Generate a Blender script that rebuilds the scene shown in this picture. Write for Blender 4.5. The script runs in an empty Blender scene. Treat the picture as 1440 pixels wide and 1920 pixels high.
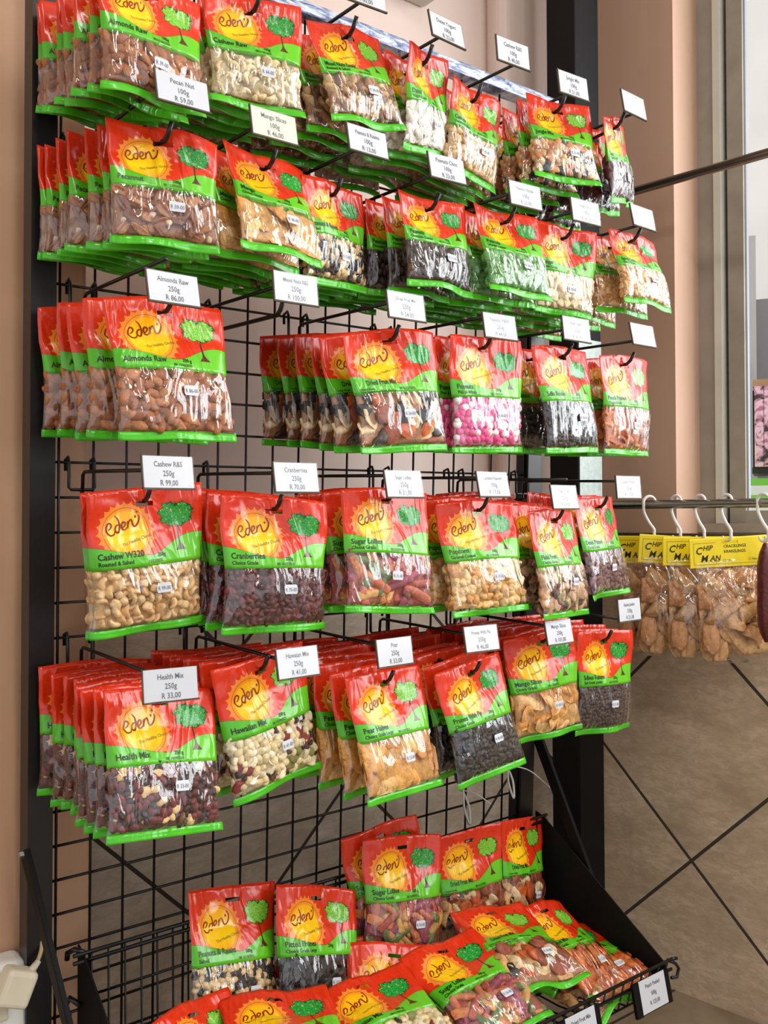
import bpy, bmesh, math, random
import numpy as np
from mathutils import Vector, Matrix, noise

scene = bpy.context.scene
COL = scene.collection
PI = math.pi
ZO = 1.2065            # height of the rack's reference wire above the floor

# ------------------------------------------------------------------ camera
def make_camera():
    yaw, pitch, roll = 0.6614, 0.00176, -0.00789
    f = Vector((math.sin(yaw)*math.cos(pitch), math.cos(yaw)*math.cos(pitch), math.sin(pitch)))
    r0 = Vector((math.cos(yaw), -math.sin(yaw), 0)); u0 = r0.cross(f)
    r = r0*math.cos(roll) + u0*math.sin(roll)
    u = -r0*math.sin(roll) + u0*math.cos(roll)
    cd = bpy.data.cameras.new('camera'); co = bpy.data.objects.new('camera', cd); COL.objects.link(co)
    cd.sensor_fit = 'AUTO'; cd.sensor_width = 36; cd.lens = 1749.05/1920*36
    cd.clip_start = .02; cd.clip_end = 100
    m = Matrix((( r.x, u.x, -f.x, -0.44723), (r.y, u.y, -f.y, -1.32377), (r.z, u.z, -f.z, -0.07654+ZO), (0,0,0,1)))
    co.matrix_world = m
    scene.camera = co
make_camera()

# ------------------------------------------------------------------ light
scene.view_settings.view_transform = 'Standard'
scene.view_settings.look = 'None'
scene.view_settings.gamma = 1
scene.view_settings.use_curve_mapping = False
scene.view_settings.exposure = 0.12
world = bpy.data.worlds.new('world'); scene.world = world; world.use_nodes = True
bg = world.node_tree.nodes['Background']
bg.inputs[0].default_value = (.93, .96, 1, 1); bg.inputs[1].default_value = 1.12

def area(name, loc, target, sx, sy, power, color):
    l = bpy.data.lights.new(name, 'AREA'); l.shape = 'RECTANGLE'; l.size = sx; l.size_y = sy
    l.energy = power; l.color = color
    o = bpy.data.objects.new(name, l); COL.objects.link(o)
    o.location = loc
    o.rotation_euler = (Vector(target)-Vector(loc)).to_track_quat('-Z', 'Y').to_euler()
    return o
area('window_daylight', (2.15, -1.75, 1.95), (0.2, -1.2, 1.2), 2.3, 1.7, 84, (.93, .97, 1))
for k, (lx, ly) in enumerate([(-.30, -1.75), (-.30, -3.3), (1.0, -2.3)]):
    area('ceiling_tube_light', (lx, ly, 2.93), (lx, ly, 0), .16, 1.25, 14.5, (1, .97, .92))

# ------------------------------------------------------------------ helpers
def lin(r, g, b):
    f = lambda c: (c/255/12.92) if c/255 <= .04045 else ((c/255+.055)/1.055)**2.4
    return (f(r), f(g), f(b), 1)
class N:
    """small wrapper to write node materials"""
    def __init__(s, name):
        s.m = bpy.data.materials.new(name); s.m.use_nodes = True
        s.t = s.m.node_tree; s.t.nodes.clear()
        s.out = s.t.nodes.new('ShaderNodeOutputMaterial')
    def node(s, kind, ins=None, **kw):
        n = s.t.nodes.new(kind)
        for k, v in kw.items(): setattr(n, k, v)
        for k, v in (ins or {}).items(): s.put(n.inputs[k], v)
        return n
    def put(s, sock, v):
        if isinstance(v, bpy.types.NodeSocket): s.t.links.new(v, sock)
        elif isinstance(v, bpy.types.Node): s.t.links.new(v.outputs[0], sock)
        else: sock.default_value = v
    def math(s, op, a, b=None, c=None, clamp=False):
        n = s.t.nodes.new('ShaderNodeMath'); n.operation = op; n.use_clamp = clamp
        s.put(n.inputs[0], a)
        if b is not None: s.put(n.inputs[1], b)
        if c is not None: s.put(n.inputs[2], c)
        return n.outputs[0]
    def mix(s, f, a, b):
        n = s.t.nodes.new('ShaderNodeMix'); n.data_type = 'RGBA'
        s.put(n.inputs['Factor'], f); s.put(n.inputs['A'], a); s.put(n.inputs['B'], b)
        return n.outputs['Result']
    def ramp(s, f, stops, interp='LINEAR'):
        n = s.t.nodes.new('ShaderNodeValToRGB'); n.color_ramp.interpolation = interp
        e = n.color_ramp.elements
        while len(e) < len(stops): e.new(.5)
        for k, (p, c) in enumerate(stops):
            e[k].position = p; e[k].color = c if len(c) == 4 else (*c, 1)
        s.put(n.inputs[0], f); return n.outputs[0]
    def noise(s, vec, scale, detail=2, rough=.5, dist=0):
        return s.node('ShaderNodeTexNoise', {'Vector': vec, 'Scale': scale, 'Detail': detail, 'Roughness': rough, 'Distortion': dist})
    def bump(s, h, strength, dist=.001):
        return s.node('ShaderNodeBump', {'Height': h, 'Strength': strength, 'Distance': dist}).outputs[0]
    def principled(s, color, rough, normal=None, metal=0, spec=.5, coat=0):
        n = s.node('ShaderNodeBsdfPrincipled', {'Base Color': color, 'Roughness': rough, 'Metallic': metal, 'Specular IOR Level': spec, 'Coat Weight': coat})
        if normal is not None: s.put(n.inputs['Normal'], normal)
        return n.outputs[0]
    def done(s, shader):
        s.t.links.new(shader, s.out.inputs[0]); return s.m
def plain(name, color, rough=.5, metal=0, nscale=0, namt=.15, bump=0, spec=.5, coat=0):
    n = N(name); tc = n.node('ShaderNodeTexCoord').outputs['Object']
    col = color; nm = None
    if nscale:
        nz = n.noise(tc, nscale, 4).outputs[0]
        d = tuple(c*(1-namt) for c in color[:3]) + (1,)
        b = tuple(min(1, c*(1+namt)) for c in color[:3]) + (1,)
        col = n.ramp(nz, [(.3, d), (.7, b)])
        if bump: nm = n.bump(nz, bump, .002)
    return n.done(n.principled(col, rough, nm, metal, spec, coat))

# ------------------------------------------------------------------ materials
def m_plaster(name, col, col2):
    n = N(name); tc = n.node('ShaderNodeTexCoord').outputs['Object']
    a = n.noise(tc, 1.6, 4).outputs[0]; b = n.noise(tc, 60, 5).outputs[0]
    mp = n.node('ShaderNodeMapping', {'Vector': tc, 'Scale': (9, 9, .8)}).outputs[0]
    st = n.noise(mp, 3, 5).outputs[0]
    c = n.mix(n.ramp(a, [(.3, (0,0,0)), (.7, (1,1,1))]), col, col2)
    c = n.mix(n.ramp(st, [(.62, (0,0,0)), (.72, (.25,.25,.25))]), c, tuple(x*1.12 for x in col[:3])+(1,))
    return n.done(n.principled(c, .55, n.bump(b, .25, .001)))
def m_tile(name, axis_x, ph1, ph2, s1=.405, s2=.402, grey=(1, 1, 1)):
    """45 degree laid stone tiles; axis_x: direction of the wall in plan"""
    n = N(name); tc = n.node('ShaderNodeTexCoord').outputs['Object']
    al = n.node('ShaderNodeVectorMath', {0: tc, 1: (*axis_x, 0)}, operation='DOT_PRODUCT').outputs['Value']
    z = n.node('ShaderNodeSeparateXYZ', {0: tc}).outputs[2]
    r2 = 2**-.5
    p = n.math('MULTIPLY', n.math('ADD', al, z), r2); q = n.math('MULTIPLY', n.math('SUBTRACT', al, z), r2)
    def cell(v, ph, s):
        w = n.math('DIVIDE', n.math('SUBTRACT', v, ph), s)
        fr = n.math('FRACT', n.math('ADD', w, 50.5))
        return n.math('MULTIPLY', n.math('ABSOLUTE', n.math('SUBTRACT', fr, .5)), s), n.math('FLOOR', n.math('ADD', w, 50))
    d1, c1 = cell(p, ph1, s1); d2, c2 = cell(q, ph2, s2)
    d = n.math('MINIMUM', d1, d2)
    grout = n.math('LESS_THAN', d, .0038)
    cid = n.node('ShaderNodeCombineXYZ', {0: c1, 1: c2, 2: 0}).outputs[0]
    wn = n.node('ShaderNodeTexWhiteNoise', {'Vector': cid}).outputs['Color']
    off = n.node('ShaderNodeVectorMath', {0: wn, 1: (3, 3, 3)}, operation='MULTIPLY').outputs[0]
    vv = n.node('ShaderNodeVectorMath', {0: tc, 1: off}, operation='ADD').outputs[0]
    mp = n.node('ShaderNodeMapping', {'Vector': vv, 'Rotation': (0, .5, .2), 'Scale': (1, 1, 2.4)}).outputs[0]
    n1 = n.noise(mp, 4.2, 7, .62, .35).outputs[0]; n2 = n.noise(mp, 34, 6, .65, .8).outputs[0]
    c = n.ramp(n1, [(.28, lin(156,136,114)), (.45, lin(186,166,142)), (.6, lin(202,182,158)), (.75, lin(216,198,174))])
    c = n.mix(n.ramp(n2, [(.4, (.6,.6,.6)), (.62, (0,0,0))]), c, lin(158,138,116))
    gm = n.node('ShaderNodeMix', data_type='RGBA', blend_type='MULTIPLY'); n.put(gm.inputs['Factor'], 1.0); n.put(gm.inputs['A'], c); n.put(gm.inputs['B'], (*grey, 1)); c = gm.outputs['Result']
    c = n.mix(grout, c, lin(62,54,48))
    hb = n.math('ADD', n.math('MULTIPLY', n.math('MINIMUM', d, .006), 60), n.math('MULTIPLY', n2, .25))
    rg = n.mix(grout, (.42,.42,.42,1), (.9,.9,.9,1))
    return n.done(n.principled(c, rg, n.bump(hb, .5, .003)))
M = {}
M['plaster'] = m_plaster('pink_plaster_shaded', lin(200,164,140), lin(188,152,128))  # side wall copy of the pink plaster, its shade put into the colour
M['plaster_lit'] = m_plaster('pink_plaster_lit', lin(222,200,188), lin(214,190,178))  # same plaster on the rear wall, colour raised to its lit tone
M['plaster_tan'] = m_plaster('tan_plaster', lin(204,160,126), lin(192,148,116))
M['tile_rear'] = m_tile('stone_tile_rear', (1, 0), .0598+ZO*2**-.5, .970-ZO*2**-.5, grey=(1.25, 1.36, 1.5))
_mx, _my = .1053, -.9944
_off = (1.40785*_mx + .32*_my)       # distance along the side wall measured from the corner
M['tile_side'] = m_tile('stone_tile_side', (_mx, _my), -.37+(_off+ZO)*2**-.5, .487+(_off-ZO)*2**-.5, grey=(1.2, 1.15, 1.08))
M['floor'] = m_tile('stone_tile_floor', (_mx, _my), .1, .2)
def m_floor():
    n = N('floor_tile'); tc = n.node('ShaderNodeTexCoord').outputs['Object']
    br = n.node('ShaderNodeTexBrick', {'Vector': tc, 'Scale': 1.0, 'Mortar Size': .004, 'Brick Width': .4, 'Row Height': .4,
        'Color1': (1,1,1,1), 'Color2': (1,1,1,1), 'Mortar': (0,0,0,1)}, offset=0)
    a = n.noise(tc, 5, 7, .6, .4).outputs[0]
    c = n.ramp(a, [(.3, lin(122,104,84)), (.5, lin(148,129,107)), (.7, lin(164,147,124))])
    c = n.mix(br.outputs['Fac'], c, lin(62,54,48))
    return n.done(n.principled(c, .4, n.bump(a, .15, .002)))
M['floor'] = m_floor()
M['black'] = plain('black_powder_coat', lin(20,19,20), .38, 0, 40, .25)
M['wire'] = plain('black_wire', lin(16,15,16), .32)
M['blacksheet'] = plain('black_sheet_metal', lin(19,17,17), .6, 0, 6, .2, spec=.15)
M['steel'] = plain('brushed_steel', lin(172,160,148), .26, 1, 200, .1)
M['silver'] = plain('galvanised_bolt', lin(180,180,180), .35, 1)
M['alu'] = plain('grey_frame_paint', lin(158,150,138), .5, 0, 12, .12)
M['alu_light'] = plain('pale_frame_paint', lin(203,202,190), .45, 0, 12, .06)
M['alu_dark'] = plain('dark_gasket', lin(74,66,56), .7, 0, 70, .3)
M['chrome'] = plain('bright_glazing_bead', lin(190,195,205), .2, 1)
M['white'] = plain('white_plastic', lin(232,230,222), .35, 0, 8, .03)
M['cream'] = plain('cream_plastic', lin(214,203,178), .45, 0, 8, .05)
M['beige'] = plain('beige_cable', lin(176,146,104), .5)
M['paper'] = plain('label_paper', lin(206,208,214), .6)
M['paper_cream'] = plain('cream_label_paper', lin(218,216,198), .6)
M['ink'] = plain('grey_ink', lin(92,92,97), .6)
M['inkblack'] = plain('black_ink', lin(14,24,12), .35)
M['inkred'] = plain('dark_red_ink', lin(142,30,10), .3)
M['inkolive'] = plain('olive_ink', lin(150,120,20), .35)
M['ziptie'] = plain('clear_nylon', lin(200,196,190), .3)
M['ceiling'] = plain('ceiling_white', lin(225,222,215), .8)
def m_holder():
    n = N('clear_label_holder')
    g = n.node('ShaderNodeBsdfGlossy', {'Roughness': .15}).outputs[0]
    t = n.node('ShaderNodeBsdfTransparent').outputs[0]
    fr = n.node('ShaderNodeFresnel', {'IOR': 1.45}).outputs[0]
    bk = n.node('ShaderNodeNewGeometry').outputs['Backfacing']
    fr = n.math('MULTIPLY', fr, n.math('SUBTRACT', 1, bk))
    return n.done(n.node('ShaderNodeMixShader', {0: fr, 1: t, 2: g}).outputs[0])
M['holder'] = m_holder()
M['glass'] = m_holder()
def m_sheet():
    n = N('pale_grey_patch'); tc = n.node('ShaderNodeTexCoord').outputs['Object']
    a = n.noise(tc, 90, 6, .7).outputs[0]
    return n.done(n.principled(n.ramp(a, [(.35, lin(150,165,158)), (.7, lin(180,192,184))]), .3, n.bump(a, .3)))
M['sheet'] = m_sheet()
def m_peel():
    n = N('worn_blue_silver_edge'); tc = n.node('ShaderNodeTexCoord').outputs['Object']
    mp = n.node('ShaderNodeMapping', {'Vector': tc, 'Scale': (1, 1, 5)}).outputs[0]
    a = n.noise(mp, 24, 6, .7, .6).outputs[0]
    c = n.ramp(a, [(.36, lin(50,58,82)), (.46, lin(120,134,166)), (.54, lin(190,196,206)), (.68, lin(222,222,222))])
    return n.done(n.principled(c, .35, n.bump(a, .5, .002), .2))
M['peel'] = m_peel()

def wrinkle(n, tc, amt):
    """creases of packaging film, drawn out vertically"""
    mp = n.node('ShaderNodeMapping', {'Vector': tc, 'Scale': (1, 1, .30)}).outputs[0]
    oi = n.node('ShaderNodeObjectInfo').outputs['Random']
    sh = n.node('ShaderNodeCombineXYZ', {0: n.math('MULTIPLY', oi, 9), 1: 0, 2: n.math('MULTIPLY', oi, 5)}).outputs[0]
    v = n.node('ShaderNodeVectorMath', {0: mp, 1: sh}, operation='ADD').outputs[0]
    a = n.noise(v, 17, 2, .5, 1.6).outputs[0]
    r = n.math('SUBTRACT', 1, n.math('ABSOLUTE', n.math('MULTIPLY', n.math('SUBTRACT', a, .5), 5)))
    b = n.noise(v, 90, 2, .5, .6).outputs[0]
    h = n.math('ADD', n.math('MULTIPLY', n.math('MAXIMUM', r, 0), .8), n.math('MULTIPLY', b, .13))
    return n.bump(h, amt, .004)
def m_header():
    n = N('printed_bag_header'); uv = n.node('ShaderNodeUVMap').outputs[0]
    tc = n.node('ShaderNodeTexCoord').outputs['Object']
    sp = n.node('ShaderNodeSeparateXYZ', {0: uv}); X, Y = sp.outputs[0], sp.outputs[1]      # X 0..1, Y 0..0.6 downwards
    nz = n.noise(uv, 30, 3).outputs[0]
    red = n.ramp(nz, [(.3, lin(212,44,16)), (.7, lin(221,56,22))])
    dx = n.math('SUBTRACT', X, .325); dy = n.math('SUBTRACT', Y, .335)
    r = n.math('SQRT', n.math('ADD', n.math('MULTIPLY', dx, dx), n.math('MULTIPLY', n.math('MULTIPLY', dy, dy), 1.1)))
    ang = n.math('ARCTAN2', dy, dx)
    tri = n.math('ABSOLUTE', n.math('SINE', n.math('MULTIPLY', ang, 12)))
    rr = n.math('SUBTRACT', .262, n.math('MULTIPLY', n.math('POWER', tri, .6), .035))
    ls = lambda a, b: n.math('LESS_THAN', a, b)
    c = n.mix(ls(r, rr), red, lin(240,138,44))
    c = n.mix(ls(r, .200), c, lin(178,50,14))
    c = n.mix(ls(r, .1955), c, lin(244,150,30))
    yel = n.ramp(n.math('ADD', n.math('MULTIPLY', Y, 1.2), n.math('MULTIPLY', nz, .15)), [(.3, lin(252,178,8)), (.55, lin(255,206,20)), (.7, lin(250,160,10))])
    c = n.mix(ls(r, .172), c, yel)
    # the green hill
    g = n.ramp(X, [(0, (.695,)*3), (.2, (.765,)*3), (.45, (.875,)*3), (.58, (.87,)*3), (.74, (.70,)*3), (.88, (.63,)*3), (1, (.645,)*3)], 'B_SPLINE')
    gy = n.math('MULTIPLY', n.node('ShaderNodeRGBToBW', {0: g}).outputs[0], .6)
    green = n.ramp(n.math('ADD', n.math('MULTIPLY', X, .6), n.math('MULTIPLY', nz, .4)), [(.25, lin(82,178,30)), (.75, lin(102,192,34))])
    c = n.mix(ls(n.math('SUBTRACT', gy, .003), Y), c, lin(120,60,14))
    c = n.mix(ls(gy, Y), c, green)
    # tree
    bend = n.math('MULTIPLY', n.math('SINE', n.math('MULTIPLY', Y, 13)), .010)
    tx = n.math('ABSOLUTE', n.math('SUBTRACT', X, n.math('ADD', .785, bend)))
    foot = n.math('MULTIPLY', n.math('POWER', n.math('MAXIMUM', n.math('SUBTRACT', Y, .43), 0), 2), 7)
    wdt = n.math('ADD', n.math('ADD', .008, foot), 0)
    trunk = n.math('MULTIPLY', ls(tx, wdt), n.math('MULTIPLY', ls(.26, Y), ls(Y, .508)))
    c = n.mix(trunk, c, lin(84,44,16))
    nv = n.noise(uv, 26, 3, .65).outputs[0]
    ex = n.math('DIVIDE', n.math('SUBTRACT', X, .77), .150); ey = n.math('DIVIDE', n.math('SUBTRACT', Y, .225), .100)
    el = n.math('ADD', n.math('POWER', n.math('ABSOLUTE', ex), 2.2), n.math('POWER', n.math('ABSOLUTE', ey), 2.2))
    el = n.math('ADD', el, n.math('MULTIPLY', n.math('SUBTRACT', nv, .5), 1.7))
    notch = n.math('MULTIPLY', n.math('EXPONENT', n.math('MULTIPLY', n.math('MULTIPLY', ex, ex), -30)), n.math('MULTIPLY', ls(ey, 0), .35))
    el = n.math('ADD', el, notch)
    oi = n.node('ShaderNodeObjectInfo').outputs['Random']
    leafA = n.mix(ls(.5, oi), lin(24,132,52), lin(96,176,48)); leafB = n.mix(ls(.5, oi), lin(44,164,60), lin(134,200,66))
    leaf = n.mix(n.ramp(n.noise(uv, 60, 2).outputs[0], [(.45, (0,0,0)), (.55, (1,1,1))]), leafA, leafB)
    vo = n.node('ShaderNodeTexVoronoi', {'Vector': uv, 'Scale': 34})
    leaf = n.mix(ls(vo.outputs['Distance'], .2), leaf, lin(214,160,60))
    c = n.mix(ls(el, 1.0), c, lin(26,66,18))
    c = n.mix(ls(el, .82), c, leaf)
    return n.done(n.principled(c, .2, wrinkle(n, tc, .55), 0, .55))
M['header'] = m_header()
def m_strip():
    n = N('green_bag_strip'); tc = n.node('ShaderNodeTexCoord').outputs['Object']
    nz = n.noise(tc, 30, 3).outputs[0]
    return n.done(n.principled(n.ramp(nz, [(.3, lin(66,176,24)), (.7, lin(82,192,34))]), .22, wrinkle(n, tc, .5)))
M['strip'] = m_strip()
def m_film():
    n = N('clear_bag_film'); tc = n.node('ShaderNodeTexCoord').outputs['Object']
    nm = wrinkle(n, tc, 1.0)
    g = n.node('ShaderNodeBsdfGlossy', {'Roughness': .05, 'Normal': nm, 'Color': (1,1,1,1)}).outputs[0]
    t = n.node('ShaderNodeBsdfTransparent', {'Color': (.97,.97,.97,1)}).outputs[0]
    fr = n.node('ShaderNodeFresnel', {'IOR': 1.5, 'Normal': nm}).outputs[0]
    bk = n.node('ShaderNodeNewGeometry').outputs['Backfacing']
    f = n.math('MULTIPLY', n.math('ADD', n.math('MULTIPLY', fr, 1.5), .02, clamp=True), n.math('SUBTRACT', 1, bk))
    return n.done(n.node('ShaderNodeMixShader', {0: f, 1: t, 2: g}).outputs[0])
M['film'] = m_film()
def m_food():
    n = N('snack_contents'); tc = n.node('ShaderNodeTexCoord').outputs['Object']
    at = n.node('ShaderNodeAttribute', attribute_name='tint').outputs['Color']
    a = n.noise(tc, 330, 5, .7).outputs[0]; b = n.noise(tc, 110, 3).outputs[0]
    s = n.math('ADD', n.math('MULTIPLY', a, .5), n.math('MULTIPLY', b, .5))
    v = n.ramp(s, [(.34, (.52,.47,.42)), (.48, (.95,.94,.93)), (.66, (1.3,1.28,1.24))])
    c = n.node('ShaderNodeMix', data_type='RGBA', blend_type='MULTIPLY')
    n.put(c.inputs['Factor'], 1.0); n.put(c.inputs['A'], at); n.put(c.inputs['B'], v)
    return n.done(n.principled(c.outputs['Result'], .45, n.bump(a, .7, .0015)))
M['food'] = m_food()

# ------------------------------------------------------------------ mesh building
class MB:
    def __init__(s): s.v = []; s.f = []; s.mi = []
    def add(s, vs, fs, mi=0):
        o = len(s.v); s.v += [tuple(v) for v in vs]; s.f += [tuple(i+o for i in f) for f in fs]; s.mi += [mi]*len(fs)
        return s
    def box(s, x0, x1, y0, y1, z0, z1, mi=0, rot=None):
        vs = [Vector((x, y, z)) for x in (x0, x1) for y in (y0, y1) for z in (z0, z1)]
        if rot is not None: vs = [rot @ v for v in vs]
        return s.add(vs, [(0,1,3,2), (4,6,7,5), (0,4,5,1), (2,3,7,6), (0,2,6,4), (1,5,7,3)], mi)
    def tube(s, pts, r, seg=8, mi=0, taper=None):
        pts = [Vector(p) for p in pts]; n = len(pts); vs = []; fs = []
        prev = None
        for i, p in enumerate(pts):
            t = (pts[min(i+1, n-1)] - pts[max(i-1, 0)]).normalized()
            if prev is None:
                a = t.cross(Vector((0, 0, 1)))
                if a.length < 1e-3: a = t.cross(Vector((0, 1, 0)))
                a.normalize()
            else:
                a = (prev - t*prev.dot(t)).normalized()
            prev = a; b = t.cross(a)
            rr = r if taper is None else r*taper[i]
            for k in range(seg):
                w = 2*PI*k/seg; vs.append(p + (a*math.cos(w) + b*math.sin(w))*rr)
        for i in range(n-1):
            for k in range(seg):
                fs.append((i*seg+k, i*seg+(k+1) % seg, (i+1)*seg+(k+1) % seg, (i+1)*seg+k))
        fs.append(tuple(reversed(range(seg)))); fs.append(tuple((n-1)*seg+k for k in range(seg)))
        return s.add(vs, fs, mi)
    def build(s, name, mats, parent=None, smooth=False, loc=None):
        me = bpy.data.meshes.new(name); me.from_pydata(s.v, [], s.f)
        for m in (mats if isinstance(mats, (list, tuple)) else [mats]): me.materials.append(m)
        if any(s.mi): me.polygons.foreach_set('material_index', s.mi)
        if smooth: me.polygons.foreach_set('use_smooth', [True]*len(me.polygons))
        me.update()
        return link(name, me, parent, loc)
def link(name, me, parent=None, loc=None):
    o = bpy.data.objects.new(name, me); COL.objects.link(o)
    if parent is not None: o.parent = parent
    if loc is not None: o.location = loc
    return o
def tag(o, label=None, cat=None, group=None, kind=None):
    if label: o['label'] = label
    if cat: o['category'] = cat
    if group: o['group'] = group
    if kind: o['kind'] = kind
    return o
def empty(name, loc, label=None, cat=None, group=None):
    o = bpy.data.objects.new(name, None); COL.objects.link(o); o.location = loc; o.empty_display_size = .03
    return tag(o, label, cat, group)
def bevel(o, w, seg=2):
    m = o.modifiers.new('bevel', 'BEVEL'); m.width = w; m.segments = seg; m.limit_method = 'ANGLE'
    return o
def smooth_path(pts, n=6):
    """Catmull-Rom through 2D or 3D points"""
    P = [Vector(p) for p in pts]; P = [P[0]*2-P[1]] + P + [P[-1]*2-P[-2]]; out = []
    for i in range(1, len(P)-2):
        for k in range(n):
            t = k/n; a, b, c, d = P[i-1], P[i], P[i+1], P[i+2]
            out.append(.5*((2*b) + (c-a)*t + (2*a-5*b+4*c-d)*t*t + (3*b-a-3*c+d)*t**3))
    out.append(P[-2]); return out
_tc = {}
def text_mesh(s, bold=0.0, align='LEFT'):
    """outline of a text: list of 2D vertices and faces for size 1"""
    key = (s, bold, align)
    if key not in _tc:
        cu = bpy.data.curves.new('txt', 'FONT'); cu.body = s; cu.align_x = align; cu.offset = bold; cu.resolution_u = 2
        o = bpy.data.objects.new('txt', cu); COL.objects.link(o)
        dg = bpy.context.evaluated_depsgraph_get(); dg.update()
        me = bpy.data.meshes.new_from_object(o.evaluated_get(dg))
        _tc[key] = ([(v.co.x, v.co.y) for v in me.vertices], [tuple(p.vertices) for p in me.polygons])
        bpy.data.meshes.remove(me); bpy.data.objects.remove(o); bpy.data.curves.remove(cu)
    return _tc[key]
# ------------------------------------------------------------------ the room
Zf = 0.0
def struct(name, mb, mats, **k):
    return tag(mb.build(name, mats, **k), kind='structure')
def quad_box(mb, p, q, t, z0, z1, mi=0):
    """upright slab from plan point p to q with thickness t to the right-hand (outer) side"""
    p = Vector((*p, 0)); q = Vector((*q, 0)); d = (q-p).normalized(); n = Vector((d.y, -d.x, 0))*t
    vs = [Vector((a.x, a.y, z)) for z in (z0, z1) for a in (p, q, q+n, p+n)]
    mb.add(vs, [(0,1,2,3), (4,7,6,5), (0,4,5,1), (1,5,6,2), (2,6,7,3), (3,7,4,0)], mi)
TILE_TOP = -.130 + ZO
CX, CY = 1.40785, .32                      # corner of rear and side wall
MX, MY = .1053, -.99444                    # direction of the side wall, towards the viewer
NXo, NYo = .99444, .1053                   # outwards through the side wall
def side(al, off=0.0):                     # plan point on the side wall
    return (CX+MX*al+NXo*off, CY+MY*al+NYo*off)
mb = MB().box(-4, 2.6, -6, .6, -.05, 0)
struct('floor', mb, M['floor'])
struct('ceiling', MB().box(-4, 1.9, -6, .6, 3.0, 3.05), M['ceiling'])
# rear wall: plaster above, stone tiles below, with a shallow boxed pier near the corner
mb = MB(); mb.box(.074, 1.55, .32, .42, TILE_TOP, 3.0, 0); mb.box(.074, 1.55, .312, .42, 0, TILE_TOP, 1)
struct('wall_rear', mb, [M['plaster_lit'], M['tile_rear']])
pier = struct('wall_pier', MB().box(1.155, 1.45, .262, .33, TILE_TOP, 3.0), M['plaster_lit'])
bevel(pier, .03, 5)
lw = struct('wall_left', MB().box(-1.6, .074, .08, .45, 0, 3.0), M['plaster_tan'])
bevel(lw, .008)
# side wall with the window opening
A0, A1 = .337, 3.6
WZ0, WZ1 = ZO-.128, 2.75
mb = MB()
mb.box(0, 0, 0, 0, 0, 0)
mb = MB(); quad_box(mb, side(A0), side(-.05), .30, TILE_TOP, 3.0)
quad_box(mb, side(A1+.8), side(A1), .30, TILE_TOP, 3.0); quad_box(mb, side(A1), side(A0), .30, WZ1, 3.0)
quad_box(mb, side(A1+.8), side(-.05, ), .30, 0, TILE_TOP, 1)
ws = struct('wall_right', mb, [M['plaster'], M['tile_side']])
mb = MB(); quad_box(mb, side(A1+.8, -.010), side(.0, -.010), .012, TILE_TOP-.012, TILE_TOP+.002)
struct('trim_1', mb, M['alu_dark'])
# window: reveal is the wall itself, frame sits 12 cm out
fr = MB()
def fbar(a0, a1, o0, o1, z0, z1, mi=0):
    quad_box(fr, side(a1, o0), side(a0, o0), o1-o0, z0, z1, mi)
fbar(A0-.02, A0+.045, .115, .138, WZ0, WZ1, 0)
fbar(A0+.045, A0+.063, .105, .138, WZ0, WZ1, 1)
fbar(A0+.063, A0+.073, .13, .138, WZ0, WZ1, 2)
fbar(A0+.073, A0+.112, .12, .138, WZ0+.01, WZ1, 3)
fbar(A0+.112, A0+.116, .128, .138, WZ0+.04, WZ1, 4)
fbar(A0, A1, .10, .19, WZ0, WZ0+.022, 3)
fbar(A0+.112, A1, .12, .138, WZ0+.02, WZ0+.052, 0)
fbar(A0, A1, .12, .19, WZ1-.06, WZ1, 0)
for a in (1.55, 2.6): fbar(a-.03, a+.03, .12, .19, WZ0, WZ1, 0)
M['alu_brown'] = plain('brown_frame_paint', lin(150,142,128), .55, 0, 14, .14)  # slightly browner grey paint on the inner profile and sill bar
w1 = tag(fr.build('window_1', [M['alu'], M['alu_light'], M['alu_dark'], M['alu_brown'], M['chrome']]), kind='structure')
gl = MB(); quad_box(gl, side(A1, .138), side(A0+.110, .138), .004, WZ0+.05, WZ1-.06)
gl.build('glass_pane', M['glass'], w1)

# ------------------------------------------------------------------ outside the window
def out_pt(x, y): return (x, y)
struct('ground_outside', MB().box(1.9, 12, -6, 9, -.05, .0), plain('pale_paving', lin(196,190,182), .7, 0, 3, .08))
def view_dir(px):                          # plan direction from the photographer towards the forecourt
    a = .6614+math.atan((px-720)/1749.05); return Vector((math.sin(a), math.cos(a), 0))
cam0 = Vector((-.44723, -1.32377, 0))
def slab_out(px0, px1, d, z0, z1, t=.1, dd=0):
    p = cam0+view_dir(px0)*d; q = cam0+view_dir(px1)*(d+dd)
    m = MB(); quad_box(m, (p.x, p.y), (q.x, q.y), -t, z0, z1); return m
struct('wall_outside_pale', slab_out(1340, 1560, 8.0, -.0, 5.2), plain('pale_render', lin(236,230,222), .8, 0, 2, .05))
struct('wall_outside_grey', slab_out(1380, 1421, 6.6, 0, 2.94, .3), plain('grey_render', lin(182,176,174), .8, 0, 2, .05))
struct('wall_outside_dark', slab_out(1417, 1600, 6.9, 0, 2.58, .2), plain('dark_grey_render', lin(150,146,146), .8, 0, 2, .05))
p = slab_out(1388, 1401, 6.57, 1.42, 2.10, .04)
o = p.build('poster', plain('green_poster', lin(92,200,70), .5, 0, 5, .3)); tag(o, 'green and turquoise poster on the grey wall seen through the window', 'poster')
m = slab_out(1350, 1600, 5.6, .0, 1.31, .5); 
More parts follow.
